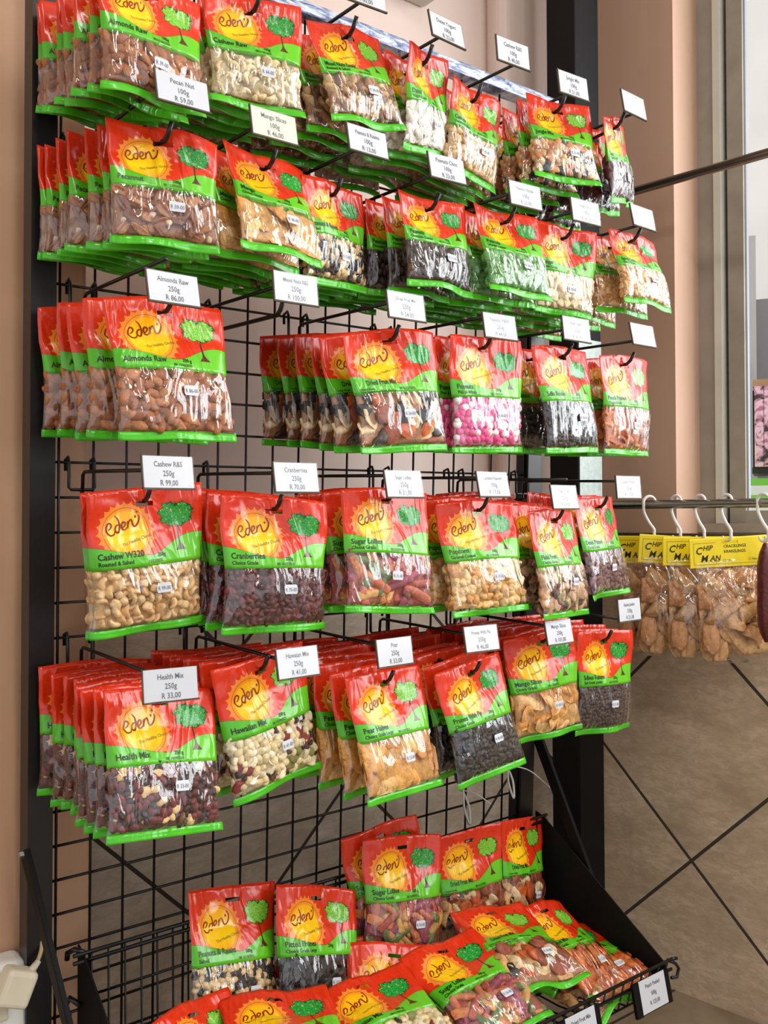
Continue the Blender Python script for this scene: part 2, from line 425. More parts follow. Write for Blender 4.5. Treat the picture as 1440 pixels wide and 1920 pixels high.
def m_stripe():
    n = N('green_white_stripes'); tc = n.node('ShaderNodeTexCoord').outputs['Object']
    z = n.node('ShaderNodeSeparateXYZ', {0: tc}).outputs[2]
    c = n.ramp(z, [(0, lin(110,190,60)), (1.005/2, lin(110,190,60)), (1.01/2, lin(214,224,200)), (1.05/2, lin(110,190,60)), (1.10/2, lin(110,190,60))], 'CONSTANT')
    zz = n.math('FRACT', n.math('MULTIPLY', n.math('SUBTRACT', z, .005), 8.7))
    c = n.mix(n.math('LESS_THAN', zz, .55), lin(216,222,206), lin(112,192,58))
    return n.done(n.principled(c, .5))
o = m.build('striped_counter', m_stripe()); tag(o, 'green and white striped counter outside, behind the window glass', 'counter')
sh = empty('display_shelf', (0, 0, 0), 'dark outdoor shelf of pink packs seen through the window glass', 'shelf')
slab_out(1411, 1520, 5.9, 1.35, 1.385, .5).build('shelf_board', M['black'], sh)
slab_out(1413, 1520, 5.9, 1.86, 1.90, .5).build('canopy', plain('tan_board', lin(176,140,96), .6), sh)
slab_out(1413, 1520, 6.1, 1.385, 1.86, .1).build('back_board', M['blacksheet'], sh)
def m_pink():
    n = N('pink_flower_pack'); tc = n.node('ShaderNodeTexCoord').outputs['Object']
    a = n.noise(tc, 16, 3, .6, .5).outputs[0]
    return n.done(n.principled(n.ramp(a, [(.38, lin(52,46,48)), (.46, lin(220,150,170)), (.56, lin(240,205,212)), (.66, lin(190,110,140))]), .5))
mp_ = m_pink()
for k, (a, b, z) in enumerate([(1416, 1433, 1.386), (1434, 1452, 1.386), (1416, 1433, 1.622), (1434, 1452, 1.622)]):
    o = slab_out(a, b, 5.86, z, z+.235, .12).build('flower_pack', mp_)
    tag(o, 'pink flower-printed pack outside, %s %s of the dark shelf' % ('bottom' if z < 1.5 else 'top', 'left' if k % 2 == 0 else 'right'), 'pack', 'pink packs on the outdoor shelf')

# ------------------------------------------------------------------ black steel pillar in the corner
mb = MB().box(1.2290, 1.3150, .10, .186, 0, 3.0)
pl = mb.build('support_pillar', M['blacksheet']); bevel(pl, .003)
tag(pl, kind='structure')
sk = MB(); sk.box(1.2335, 1.3125, .0975, .0995, ZO-.062, ZO+.325)  # thin pale grey panel over part of the pillar front
tag(sk.build('pale_patch', M['sheet']), 'pale grey patch on the front face of the black steel pillar', 'sheet')

# ------------------------------------------------------------------ display stand
T = math.tan(-.04271)                      # the grid leans a little towards the viewer at the top
def py(z): return z*T                      # z measured from the reference wire
rack = empty('display_stand', (.45, .06, 0), 'tall black wire grid display stand between the walls, holding the hooks', 'display stand')
def rel(mb): 
    mb.v = [(x-.45, y-.06, z) for x, y, z in mb.v]; return mb
for x0, x1 in ((-.043, -.008), (.945, .982)):
    mb = MB(); 
    za, zb = -ZO+.03, .745
    vs = []
    for z in (za, zb):
        y = py(z)
        vs += [(x0, y-.012, z+ZO), (x1, y-.012, z+ZO), (x1, y+.022, z+ZO), (x0, y+.022, z+ZO)]
    mb.add(vs, [(0,3,2,1), (4,5,6,7), (0,1,5,4), (1,2,6,5), (2,3,7,6), (3,0,4,7)])
    post = rel(mb).build('post', M['black'], rack)
    mb = MB(); xc = (x0+x1)/2
    mb.box(xc-.018, xc+.018, -.34, .076 if x0 < 0 else .25, .0, .032)
    f = rel(mb).build('foot', M['black'], rack); bevel(f, .003)
mb = MB()
for c in range(0, 20):
    x = c*.05 if c < 19 else .943
    mb.tube([(x, py(.745)-.002, .745+ZO), (x, py(-1.1)-.002, -1.1+ZO)], .0021, 6)
for rr_ in range(-15, 23):
    z = -rr_*.05
    if z < .76: mb.tube([(-.006, py(z)+.001, z+ZO), (.945, py(z)+.001, z+ZO)], .0021, 6)
rel(mb).build('wire_grid', M['wire'], rack, smooth=True)
mb = MB(); z0 = .737
mb.box(-.045, 1.0, py(.76)-.022, py(.76)+.010, z0+ZO, z0+.023+ZO)
bm_ = rel(mb).build('top_beam', M['peel'], rack); tag(bm_, 'worn blue and silver top beam'); bevel(bm_, .003)
mb = MB(); mb.box(.9525, .9625, py(-.49)-.0135, py(-.49)-.0118, -.535+ZO, -.455+ZO)
st = rel(mb).build('sticker', M['paper'], rack); tag(st, 'narrow white barcode sticker')
# braces at both ends, with bolts
for xe, s in ((-.048, -1), (1.0, 1)):
    mb = MB()
    pa = Vector((-.056, -.020, -.530)) if s < 0 else Vector((.992, .016, -.535)); pb = Vector((-.022, -.150, -.815)) if s < 0 else Vector((.999, -.140, -.845))
    dd = (pb-pa).normalized(); nn = Vector((0, dd.z, -dd.y)).normalized()*.0125; tt = Vector((.004, 0, 0))
    vs = [pa-nn-tt, pa+nn-tt, pb+nn-tt, pb-nn-tt, pa-nn+tt, pa+nn+tt, pb+nn+tt, pb-nn+tt]
    vs = [v+Vector((0, 0, ZO)) for v in vs]
    mb.add(vs, [(0,1,2,3), (7,6,5,4), (0,4,5,1), (1,5,6,2), (2,6,7,3), (3,7,4,0)])
    br = rel(mb).build('brace', M['blacksheet'], rack); bevel(br, .0015)
    mb = MB(); mb.tube([(pa.x-.009, pa.y-.004, pa.z+ZO-.004), (pa.x+.002, pa.y-.004, pa.z+ZO-.004)], .0055, 6)
    b = rel(mb).build('bolt', M['silver'], br); tag(b, 'silver bolt')

# ------------------------------------------------------------------ hooks and price labels
def wire_hook(X, zt, hole, label, group):
    """zt: height of the grid wire it hangs on; hole: where the front bag hangs"""
    y0 = py(zt)-.006
    t = empty('display_hook', (X, y0, zt+ZO), label, 'hook', group)
    L = lambda x, y, z: (x-X, y-y0, z-zt)
    w = .0185
    mb = MB()
    mb.tube([L(X-w, y0+.010, zt-.012), L(X-w, y0+.010, zt+.004), L(X-w, y0-.001, zt+.007), L(X-w, y0-.004, zt), L(X-w, y0-.004, zt-.036),
             L(X-w+.003, y0-.004, zt-.039), L(X+w-.003, y0-.004, zt-.039), L(X+w, y0-.004, zt-.036), L(X+w, y0-.004, zt), L(X+w, y0-.001, zt+.007), L(X+w, y0+.010, zt+.004), L(X+w, y0+.010, zt-.012)], .0024, 7)
    mb.build('back_plate', M['wire'], t, smooth=True)
    mb = MB()
    pts = [(X, y0-.006, zt-.037), (X, y0-.008, zt-.018), (X, y0-.016, zt-.014), (X, y0-.06, zt-.015), (X, -.283+py(zt), zt-.022)]
    mb.tube([L(*p) for p in pts], .0026, 7); mb.build('label_arm', M['wire'], t, smooth=True)
    mb = MB()
    hx, hy, hz = hole if hole else (X, py(zt)-.235, zt-.062)
    k0 = Vector((X, y0-.006, zt-.050)); h = Vector((hx, hy, hz+.003)); d = (h-k0).normalized()
    pts = [(X, y0-.004, zt-.038), k0, k0.lerp(h, .5), h-d*.01, h+d*.004, h+d*.012+Vector((0, 0, .006)), h+d*.021+Vector((0, 0, .020))]
    mb.tube([L(*p) for p in pts], .0031, 8); mb.build('prong', M['wire'], t, smooth=True)
    return t
def text_flat(mb, s, cx, z, size, y=0.0, bold=0.0, mi=0, sx=.80):
    vs, fs = text_mesh(s, bold, 'CENTER')
    mb.add([(cx+x*size*sx, y, z+yy*size) for x, yy in vs], fs, mi)
def price_label(X, yy, z, lines, label, group, mat='paper', w=.066, h=.038, tilt=-9, yaw=0, fs=.0096):
    t = empty('price_label', (X, yy, z+ZO), label, 'price label', group)
    t.rotation_euler = (math.radians(tilt), 0, math.radians(yaw))
    b = MB().box(-w/2, w/2, -.0006, .0004, -h/2, h/2).build('card', M[mat], t)
    hd = MB().box(-w/2-.0012, w/2+.0012, -.0014, -.0008, -h/2-.001, h/2+.001)
    hd.build('clear_cover', M['holder'], t)
    rim = MB()
    for x0, x1, z0, z1 in ((-w/2-.0018, -w/2-.0002, -h/2-.0015, h/2+.001), (-w/2-.0018, w/2+.0018, -h/2-.0024, -h/2-.0004)):
        rim.box(x0, x1, -.0018, .0012, z0, z1)
    rim.build('holder_edge', M['alu_dark'], t)
    tx = MB()
    for k, s in enumerate(lines):
        sz = fs if k else fs*(.95 if len(s) < 13 else .84)
        text_flat(tx, s, 0, h*.17-k*h*.30, sz, -.0008, .011, 0, .8 if len(s) < 13 else .72)
    tx.build('lettering', M['ink'], t)
    return t
POSE = {   # hanging hole (x, y, height from the reference wire), turn, roll, lean
    'A1': (0.019, -0.274, 0.541, 0.08, 0.00, -0.09),
    'A2': (0.175, -0.251, 0.584, -0.14, -0.02, -0.04),
    'A3': (0.325, -0.257, 0.595, 0.05, -0.14, -0.21),
    'A4': (0.469, -0.253, 0.600, 0.40, -0.15, 0.07),
    'A5': (0.597, -0.227, 0.587, 0.17, 0.10, -0.00),
    'A6': (0.765, -0.254, 0.604, -0.20, 0.00, -0.19),
    'A7': (0.897, -0.276, 0.603, 0.36, -0.19, -0.04),
    'B1': (0.045, -0.255, 0.380, -0.20, -0.01, -0.08),
    'B2': (0.196, -0.249, 0.383, 0.14, 0.03, -0.32),
    'B3': (0.320, -0.225, 0.379, 0.25, -0.05, -0.01),
    'B4': (0.484, -0.247, 0.384, 0.03, 0.01, -0.21),
    'B5': (0.632, -0.262, 0.388, -0.03, 0.03, -0.29),
    'B6': (0.780, -0.256, 0.390, -0.14, 0.02, 0.02),
    'B7': (0.945, -0.270, 0.410, 0.01, 0.03, -0.32),
    'C1': (0.051, -0.244, 0.174, 0.00, -0.03, -0.20),
    'C3': (0.394, -0.261, 0.173, -0.05, -0.07, -0.13),
    'C4': (0.578, -0.263, 0.180, -0.00, -0.04, -0.01),
    'C5': (0.764, -0.264, 0.185, 0.11, -0.05, -0.11),
    'C6': (0.945, -0.253, 0.189, 0.16, -0.01, -0.01),
    'D1': (0.034, -0.215, -0.061, 0.04, -0.07, 0.08),
    'D2': (0.210, -0.237, -0.072, -0.06, 0.02, -0.05),
    'D3': (0.395, -0.249, -0.059, -0.01, 0.08, -0.13),
    'D4': (0.583, -0.244, -0.075, -0.11, -0.03, -0.17),
    'D5': (0.755, -0.250, -0.092, 0.22, 0.02, -0.17),
    'D6': (0.914, -0.217, -0.070, 0.23, -0.03, -0.11),
    'E1': (0.053, -0.213, -0.314, 0.11, 0.12, -0.31),
    'E2': (0.202, -0.213, -0.290, 0.13, -0.14, -0.06),
    'E3': (0.399, -0.234, -0.328, 0.14, 0.01, -0.27),
    'E4': (0.568, -0.241, -0.331, 0.05, -0.09, -0.21),
    'E5': (0.750, -0.225, -0.301, -0.11, -0.06, -0.05),
    'E6': (0.911, -0.226, -0.313, 0.01, 0.05, -0.04),
    'T1': (0.251, -0.037, -0.671, 0.22, 0.24, -0.33),
    'T2': (0.392, -0.058, -0.699, 0.14, 0.27, -0.35),
    'T3': (0.570, -0.060, -0.656, -0.08, 0.13, -0.22),
    'T4': (0.743, -0.047, -0.686, -0.05, 0.02, -0.09),
    'T5': (0.902, -0.030, -0.702, 0.27, 0.20, -0.13),
    'T6': (0.714, -0.133, -0.785, 0.29, 0.38, -1.21),
    'T7': (0.850, -0.135, -0.816, 0.47, 0.33, -0.92),
    'T8': (0.559, -0.177, -0.792, -0.07, -0.12, -1.16),
    'T9': (0.398, -0.176, -0.797, -0.19, -0.14, -1.26),
    'T10': (0.253, -0.157, -0.778, 0.08, 0.34, -1.32),
    'T11': (0.128, -0.151, -0.760, 0.58, 0.22, -0.86),
}
# ------------------------------------------------------------------ snack pieces
def ico(sub):
    bm = bmesh.new(); bmesh.ops.create_icosphere(bm, subdivisions=sub, radius=1)
    v = np.array([x.co[:] for x in bm.verts]); f = np.array([[y.index for y in x.verts] for x in bm.faces]); bm.free(); return v, f
ICO2, ICO3, ICO4 = ico(2), ico(3), ico(4)
def sgnpow(a, e): return np.sign(a)*np.abs(a)**e
def lump_noise(v, rng, amp, fr=1.6):
    out = np.zeros(len(v))
    for _ in range(5):
        k = rng.normal(size=3)*fr; out += np.sin(v@k+rng.uniform(0, 6.28))
    return v*(1+amp*out/2.2)[:, None]
def piece(kind, sz, rng):
    a, b, c = sz
    v, f = ICO2 if max(sz) < .0060 else (ICO4 if max(sz) > .0295 or kind == 'pecan' else ICO3)
    v = v.copy(); x, y, z = v[:, 0], v[:, 1], v[:, 2]
    if kind == 'almond':
        t = 1-.30*np.clip(x, 0, 1)**1.5; v[:, 1] *= t; v[:, 2] *= t
        v[:, 2] *= 1+.06*np.sin(y*14)
    elif kind == 'cashew':
        ang = x*1.4; rr = .66+.36*y*(1-.25*x); th = .42*(1-.2*x)
        v = np.stack([np.sin(ang)*rr*1.15, (np.cos(ang)*rr-.35)*1.15, z*th*1.7], 1); a, b, c = a, a, b
    elif kind == 'pecan':
        g = 1-.26*np.abs(np.sin(np.arctan2(z, y)*2.5))**1.0
        g = g-.55*np.exp(-(y/.14)**2)*(z > 0)
        v[:, 1] *= g; v[:, 2] *= g; v = lump_noise(v, rng, .06, 3)
    elif kind == 'chunk':
        v = sgnpow(v, .55); v = lump_noise(v, rng, .12, 1.3)
    elif kind == 'stick':
        v = np.stack([sgnpow(x, .35), y, z], 1)
        rad = np.sqrt(y*y+z*z)+1e-6; s = np.minimum(1, rad)**.3/rad
        v[:, 1] *= s; v[:, 2] *= s; v[:, 1] += .35*(v[:, 0]**2)*rng.uniform(-1, 1); v = lump_noise(v, rng, .05, 3)
    elif kind == 'raisin':
        v = lump_noise(v, rng, .34, 2.2); v = lump_noise(v, rng, .14, 5)
    elif kind == 'lump':
        v = lump_noise(v, rng, .26, 1.9); v = lump_noise(v, rng, .08, 6)
    elif kind == 'popcorn':
        v = lump_noise(v, rng, .20, 3.0)
    elif kind == 'disc':
        v[:, 2] *= 1-.35*np.exp(-(x*x+y*y)*5); v = lump_noise(v, rng, .09, 2)
    elif kind == 'sheet':
        v = lump_noise(v, rng, .16, 1.5)
        v[:, 2] = v[:, 2]*.6+ (1.6*x*x*rng.uniform(-.8, .8)+1.3*np.sin(y*2.6+rng.uniform(0, 6))+.9*np.sin(x*3.4+rng.uniform(0, 6)))
    elif kind == 'curl':
        th = x*2.3; R = .55+.16*y
        v = np.stack([np.sin(th)*(R+.13*z), y*1.0, np.cos(th)*(R+.13*z)], 1); v = lump_noise(v, rng, .22, 2.4); v = lump_noise(v, rng, .08, 7); c = a
    else:
        v = lump_noise(v, rng, .04, 1.5)
    return v*np.array([a, b, c]), f
def food_mesh(name, V, F, C):
    V = np.concatenate(V); F = np.concatenate(F); C = np.concatenate(C)
    me = bpy.data.meshes.new(name); nv, nf = len(V), len(F)
    me.vertices.add(nv); me.vertices.foreach_set('co', V.astype(np.float32).ravel())
    me.loops.add(nf*3); me.loops.foreach_set('vertex_index', F.astype(np.int32).ravel())
    me.polygons.add(nf); me.polygons.foreach_set('loop_start', np.arange(0, nf*3, 3, dtype=np.int32))
    me.polygons.foreach_set('use_smooth', np.ones(nf, dtype=bool))
    at = me.color_attributes.new('tint', 'FLOAT_COLOR', 'POINT')
    at.data.foreach_set('color', np.concatenate([C, np.ones((nv, 1))], 1).astype(np.float32).ravel())
    me.materials.append(M['food']); me.update(); me.validate()
    return me

class Bag:
    """surface of a pillow bag; local origin at its hanging hole, front towards -y"""
    def __init__(s, W, H, hh, Tf, Tb, seed, wave=1.0):
        s.W, s.H, s.hh, s.Tf, s.Tb = W, H, hh, Tf, Tb
        r = random.Random(seed); s.r = r
        s.a1 = r.uniform(.004, .009)*wave; s.f1 = r.uniform(.7, 1.3); s.p1 = r.uniform(0, 1)
        s.a2 = r.uniform(.003, .008)*wave; s.f2 = r.uniform(.8, 1.5); s.p2 = r.uniform(0, 1)
        s.dl = r.uniform(-.4, 1)*.010*wave; s.dr = r.uniform(-.4, 1)*.010*wave; s.o = Vector((r.uniform(0, 50), r.uniform(0, 50), 0))
        s.strip = .0095
    def prof(s, v):
        t = min(1, max(0, (v-.28*s.H)/((s.H-s.strip)-.28*s.H)))
        return max(0.0, math.sin(PI*t**1.35))**.55
    def cross(s, u): return max(0.0, 1-abs(2*u-1)**3)**.6
    def mid(s, u, v):
        k = v/s.H
        y = s.a1*(1-k)**1.1*math.sin(2*PI*(s.f1*u+s.p1)) + s.a2*k**7*math.sin(2*PI*(s.f2*u+s.p2))
        n = noise.noise(Vector((u*3, v/s.W*2.2, 0))+s.o)
        e = abs(2*u-1)
        y += .0035*n*min(1, .3+e)
        # creases running down from the hanging hole
        du = (u-.5)*s.W; dv = v-.02
        an = math.atan2(du, abs(dv)+.012); y += .0012*math.sin(an*9+s.p1*6)*math.exp(-abs(dv)/.06)
        y0 = s.a1*(1-.02/s.H)**1.1*math.sin(2*PI*(s.f1*.5+s.p1))
        return y - y0*math.exp(-((u-.5)/.35)**2)
    def P(s, u, v, side=-1, off=0.0):
        p = s.prof(v); k = v/s.H
        x = (u-.5)*s.W*(1-.06*p+.012*math.sin(k*9+s.p2*6))
        c = s.cross(u)*p
        lob = 1+.10*noise.noise(Vector((u*6, v/s.W*6, 7))+s.o)
        y = s.mid(u, v) + (-(s.Tf*c*lob) if side < 0 else s.Tb*c*lob)
        e = (2*u-1); top = -(s.dl if e < 0 else s.dr)*abs(e)**1.5
        z = .02 - v + top*(1-k)**2
        return Vector((x, y+side*off, z))
def grid_mesh(bag, us, vs, off=0.0, hole=None, extra=0.0, uvs=False, name='x', mats=None, sides=True):
    """front and back sheets over us x vs, joined at the rim"""
    nu, nv = len(us), len(vs); verts = []; faces = []; uvl = []
    for sd in (-1, 1):
        for j, v in enumerate(vs):
            for i, u in enumerate(us):
                edge = i in (0, nu-1)
                o = off if not edge else off*.3
                p = bag.P(u, v, sd, o)
                if extra and not edge and sd < 0:
                    q = noise.noise(Vector((u*11, v/bag.W*5, 3))+bag.o); p.y -= extra*(1-abs(q)*2.4)
                verts.append(p)
    B = nu*nv
    def hol(i, j):
        return hole and hole[0] < (us[i]+us[i+1])/2 < hole[1] and hole[2] < (vs[j]+vs[j+1])/2 < hole[3]
    for j in range(nv-1):
        for i in range(nu-1):
            if hol(i, j): continue
            a, b, c, d = j*nu+i, j*nu+i+1, (j+1)*nu+i+1, (j+1)*nu+i
            faces.append((a, d, c, b)); faces.append((B+a, B+b, B+c, B+d))
    for j in range(nv-1):
        a, d = j*nu, (j+1)*nu; faces.append((a, B+a, B+d, d))
        a, d = j*nu+nu-1, (j+1)*nu+nu-1; faces.append((a, d, B+d, B+a))
    for i in range(nu-1):
        if sides:
            faces.append((i, i+1, B+i+1, B+i)); a = (nv-1)*nu+i; faces.append((a, B+a, B+a+1, a+1))
    me = bpy.data.meshes.new(name); me.from_pydata(verts, [], faces)
    me.polygons.foreach_set('use_smooth', [True]*len(me.polygons))
    if uvs:
        ul = me.uv_layers.new(name='UVMap'); loops = [0]*len(me.loops); me.loops.foreach_get('vertex_index', loops)
        dat = []
        for vi in loops:
            k = vi % B; i = k % nu; j = k//nu; u = us[i] if vi < B else 1-us[i]
            dat += [u, .6*vs[j]/bag.hh]
        ul.data.foreach_set('uv', dat)
    for m in mats: me.materials.append(m)
    me.update(); return me
def on_bag(bag, mb, pts2, faces, off=.0007, mi=0):
    """lay 2D print (x metres from centre, y metres below the top) on the bag front"""
    vs = []
    for x, y in pts2:
        u = min(.995, max(.005, .5+x/bag.W)); vs.append(bag.P(u, y, -1, off))
    mb.add(vs, faces, mi)
def lay_text(bag, mb, s, x, y, size, bold=.02, off=.0007, mi=0, rot=0, maxw=None, sx=.92):
    vs, fs = text_mesh(s, bold)
    if maxw:
        w = max(p[0] for p in vs)*size*sx
        if w > maxw: sx *= maxw/w
    c, sn = math.cos(rot), math.sin(rot); pts = []
    for a, b in vs:
        a *= size*sx; b *= size; pts.append((x+a*c-b*sn, y-(a*sn+b*c)))
    on_bag(bag, mb, pts, fs, off, mi)
def ribbon(pts, w):
    pts = [Vector(p) for p in pts]; vs = []; n = len(pts)
    for i, p in enumerate(pts):
        t = (pts[min(i+1, n-1)]-pts[max(i-1, 0)]); t = t.normalized() if t.length else Vector((1, 0))
        k = i/(n-1); ww = w*(.55+.6*math.sin(PI*min(1, max(0, k*1.05)))**.5)
        nn = Vector((-t.y, t.x))*ww; vs += [p+nn, p-nn]
    return vs, [(2*i, 2*i+1, 2*i+3, 2*i+2) for i in range(n-1)]
SCRIPT = [[(.07,.21),(.14,.26),(.175,.33),(.12,.385),(.05,.33),(.015,.20),(.07,.09),(.17,.09),(.23,.15)],
          [(.38,.29),(.30,.29),(.245,.19),(.29,.11),(.36,.17),(.385,.30),(.37,.44),(.30,.54)],
          [(.44,.20),(.51,.23),(.545,.30),(.49,.34),(.435,.26),(.46,.15),(.53,.14),(.58,.19)],
          [(.60,.15),(.615,.25),(.62,.34)],
          [(.62,.24),(.67,.33),(.73,.35),(.755,.26),(.78,.17),(.85,.17),(.93,.26),(.965,.38),(.93,.50),(.89,.53)],
          [(.845,.40),(.86,.385),(.868,.405),(.85,.415),(.846,.40)]]
def print_mesh(bag, title, sub, wt, bb):
    mb = MB(); W = bag.W; k = bag.hh/.6            # k = one art unit
    ux = lambda X: (X-.5)*W
    rot = math.radians(7)
    for st in SCRIPT:
        pts = [(p.x, p.y) for p in smooth_path([(a, b) for a, b in st], 4)]
        sc = .31*W
        P = [((a*math.cos(rot)-b*math.sin(rot))*sc+ux(.165), .372*k-(a*math.sin(rot)+b*math.cos(rot))*sc) for a, b in pts]
        vs, fs = ribbon(P, .00092*W/.158)
        on_bag(bag, mb, vs, fs, .0009, 1)
    lay_text(bag, mb, 'The Healthy Choice', ux(.27), .435*k, .0058*W/.158, .01, .0009, 2, math.radians(13))
    s = W/.158
    y0 = .545 if not sub else .520
    lay_text(bag, mb, title, ux(.055), y0*k, .0110*s, .018, .0009, 0, 0, W*.40)
    if sub:
        for q, ln in enumerate(sub.split('|')):
            lay_text(bag, mb, ln, ux(.055), (.568+.026*q)*k, .0072*s if '|' not in sub else .0045*s, .02, .0009, 0, 0, W*.46)
    lay_text(bag, mb, wt, ux(.56), .535*k, .0066*s, .026, .0009, 0)
    lay_text(bag, mb, bb, ux(.47), .575*k, .0050*s, .012, .0009, 0)
    return mb
def contents_mesh(bag, name, spec, seed, fill=.02, dens=1.0, core=True, layers=(0, 1)):
    rng = np.random.default_rng(seed); V = []; F = []; C = []; nvt = 0
    W, H = bag.W, bag.H; v0 = bag.hh+fill*H*.3; v1 = H-bag.strip-.004
    wts = np.array([s_[3] for s_ in spec], float); wts /= wts.sum()
    # solid core of the filling
    us = np.linspace(.02, .98, 22); vv = np.linspace(v0, v1, 16); B = len(us)*len(vv); vs = []
    for sd in (-1, 1):
        for v in vv:
            for u in us:
                p = bag.P(float(u), float(v), sd)
                m = bag.mid(float(u), float(v)); p.y = m+(p.y-m)*(.38 if sd < 0 else .9); vs.append(p[:])
    nu, nv = len(us), len(vv); fs = []
    for j in range(nv-1):
        for i in range(nu-1):
            a, b, c, d = j*nu+i, j*nu+i+1, (j+1)*nu+i+1, (j+1)*nu+i
            fs += [(a, d, c), (a, c, b), (B+a, B+b, B+c), (B+a, B+c, B+d)]
    for i in range(nu-1):
        fs += [(i, i+1, B+i+1), (i, B+i+1, B+i)]; a = (nv-1)*nu+i; fs += [(a, B+a, B+a+1), (a, B+a+1, a+1)]
    for j in range(nv-1):
        a, d = j*nu, (j+1)*nu; fs += [(a, B+a, B+d), (a, B+d, d)]; a += nu-1; d += nu-1; fs += [(a, d, B+d), (a, B+d, B+a)]
    mean = sum(np.array(lin(*s_[2][0])[:3])*w for s_, w in zip(spec, wts))
    if core:
        V.append(np.array(vs)); F.append(np.array(fs)); C.append(np.tile(mean*.7, (len(vs), 1))); nvt = len(vs)  # core colour darkened to stand for the shade between pieces
    avg = sum(math.sqrt(s_[1][0]*s_[1][1])*w for s_, w in zip(spec, wts))
    d = avg*1.42/dens
    for layer in layers:
        ny = int((v1-v0)/d)+1; nx = int(W*.96/d)+1
        for j in range(ny):
            for i in range(nx):
                x = (-.48*W)+(i+.5*((j+layer) % 2)+rng.uniform(-.32, .32))*d; v = v0+(j+.5*layer+rng.uniform(-.32, .32))*d
                if abs(x) > W*.475 or v > v1-.001 or v < v0-.002: continue
                k = rng.choice(len(spec), p=wts); kind, sz, cols, _ = spec[k]
                g = rng.uniform(.85, 1.15); sz = tuple(q*g for q in sz)
                if v > v1-sz[1]*.7: v = v1-sz[1]*.7
                x = max(-W*.47+sz[1]*.6, min(W*.47-sz[1]*.6, x))
                pv, pf = piece(kind, sz, rng)
                an = rng.uniform(0, 6.283); t1, t2 = rng.normal(0, .28, 2)
                ca, sa = math.cos(an), math.sin(an)
                Rz = np.array([[ca, -sa, 0], [sa, ca, 0], [0, 0, 1]])
                Rx = np.array([[1, 0, 0], [0, math.cos(t1), -math.sin(t1)], [0, math.sin(t1), math.cos(t1)]])
                Ry = np.array([[math.cos(t2), 0, math.sin(t2)], [0, 1, 0], [-math.sin(t2), 0, math.cos(t2)]])
                q = pv@(Ry@Rx@Rz).T
                u = .5+x/W; p = bag.P(u, v, -1)
                # face outwards: local z -> -y, local y -> z
                q = np.stack([q[:, 0], -q[:, 2], q[:, 1]], 1)
                top = -q[:, 1].min()
                dep = top*((.98 if layer else 1.9)+(layer-1 if layer > 1 else 0)*1.2)
                pos = np.array([p.x, p.y+dep, p.z]); q = q+pos
                if max(sz) > .0125:                  # big pieces stay inside the pouch
                    for w_ in q:
                        w_[0] = max(-W*.475, min(W*.475, w_[0])); w_[2] = max(.02-v1-.002, min(.02-v0+.004, w_[2]))
                        s0 = bag.P(.5+w_[0]/W, .02-w_[2], -1).y+.0006; s1 = bag.P(.5+w_[0]/W, .02-w_[2], 1).y-.0006
                        if max(sz) < .018: s0 -= .0016
                        w_[1] = max(s0, min(max(s0, s1), w_[1]))
                col = np.array(lin(*cols[rng.integers(len(cols))])[:3])*rng.uniform(.86, 1.12)
                V.append(q); F.append(pf+nvt); C.append(np.tile(col, (len(q), 1))); nvt += len(q)
    return food_mesh(name, V, F, C)

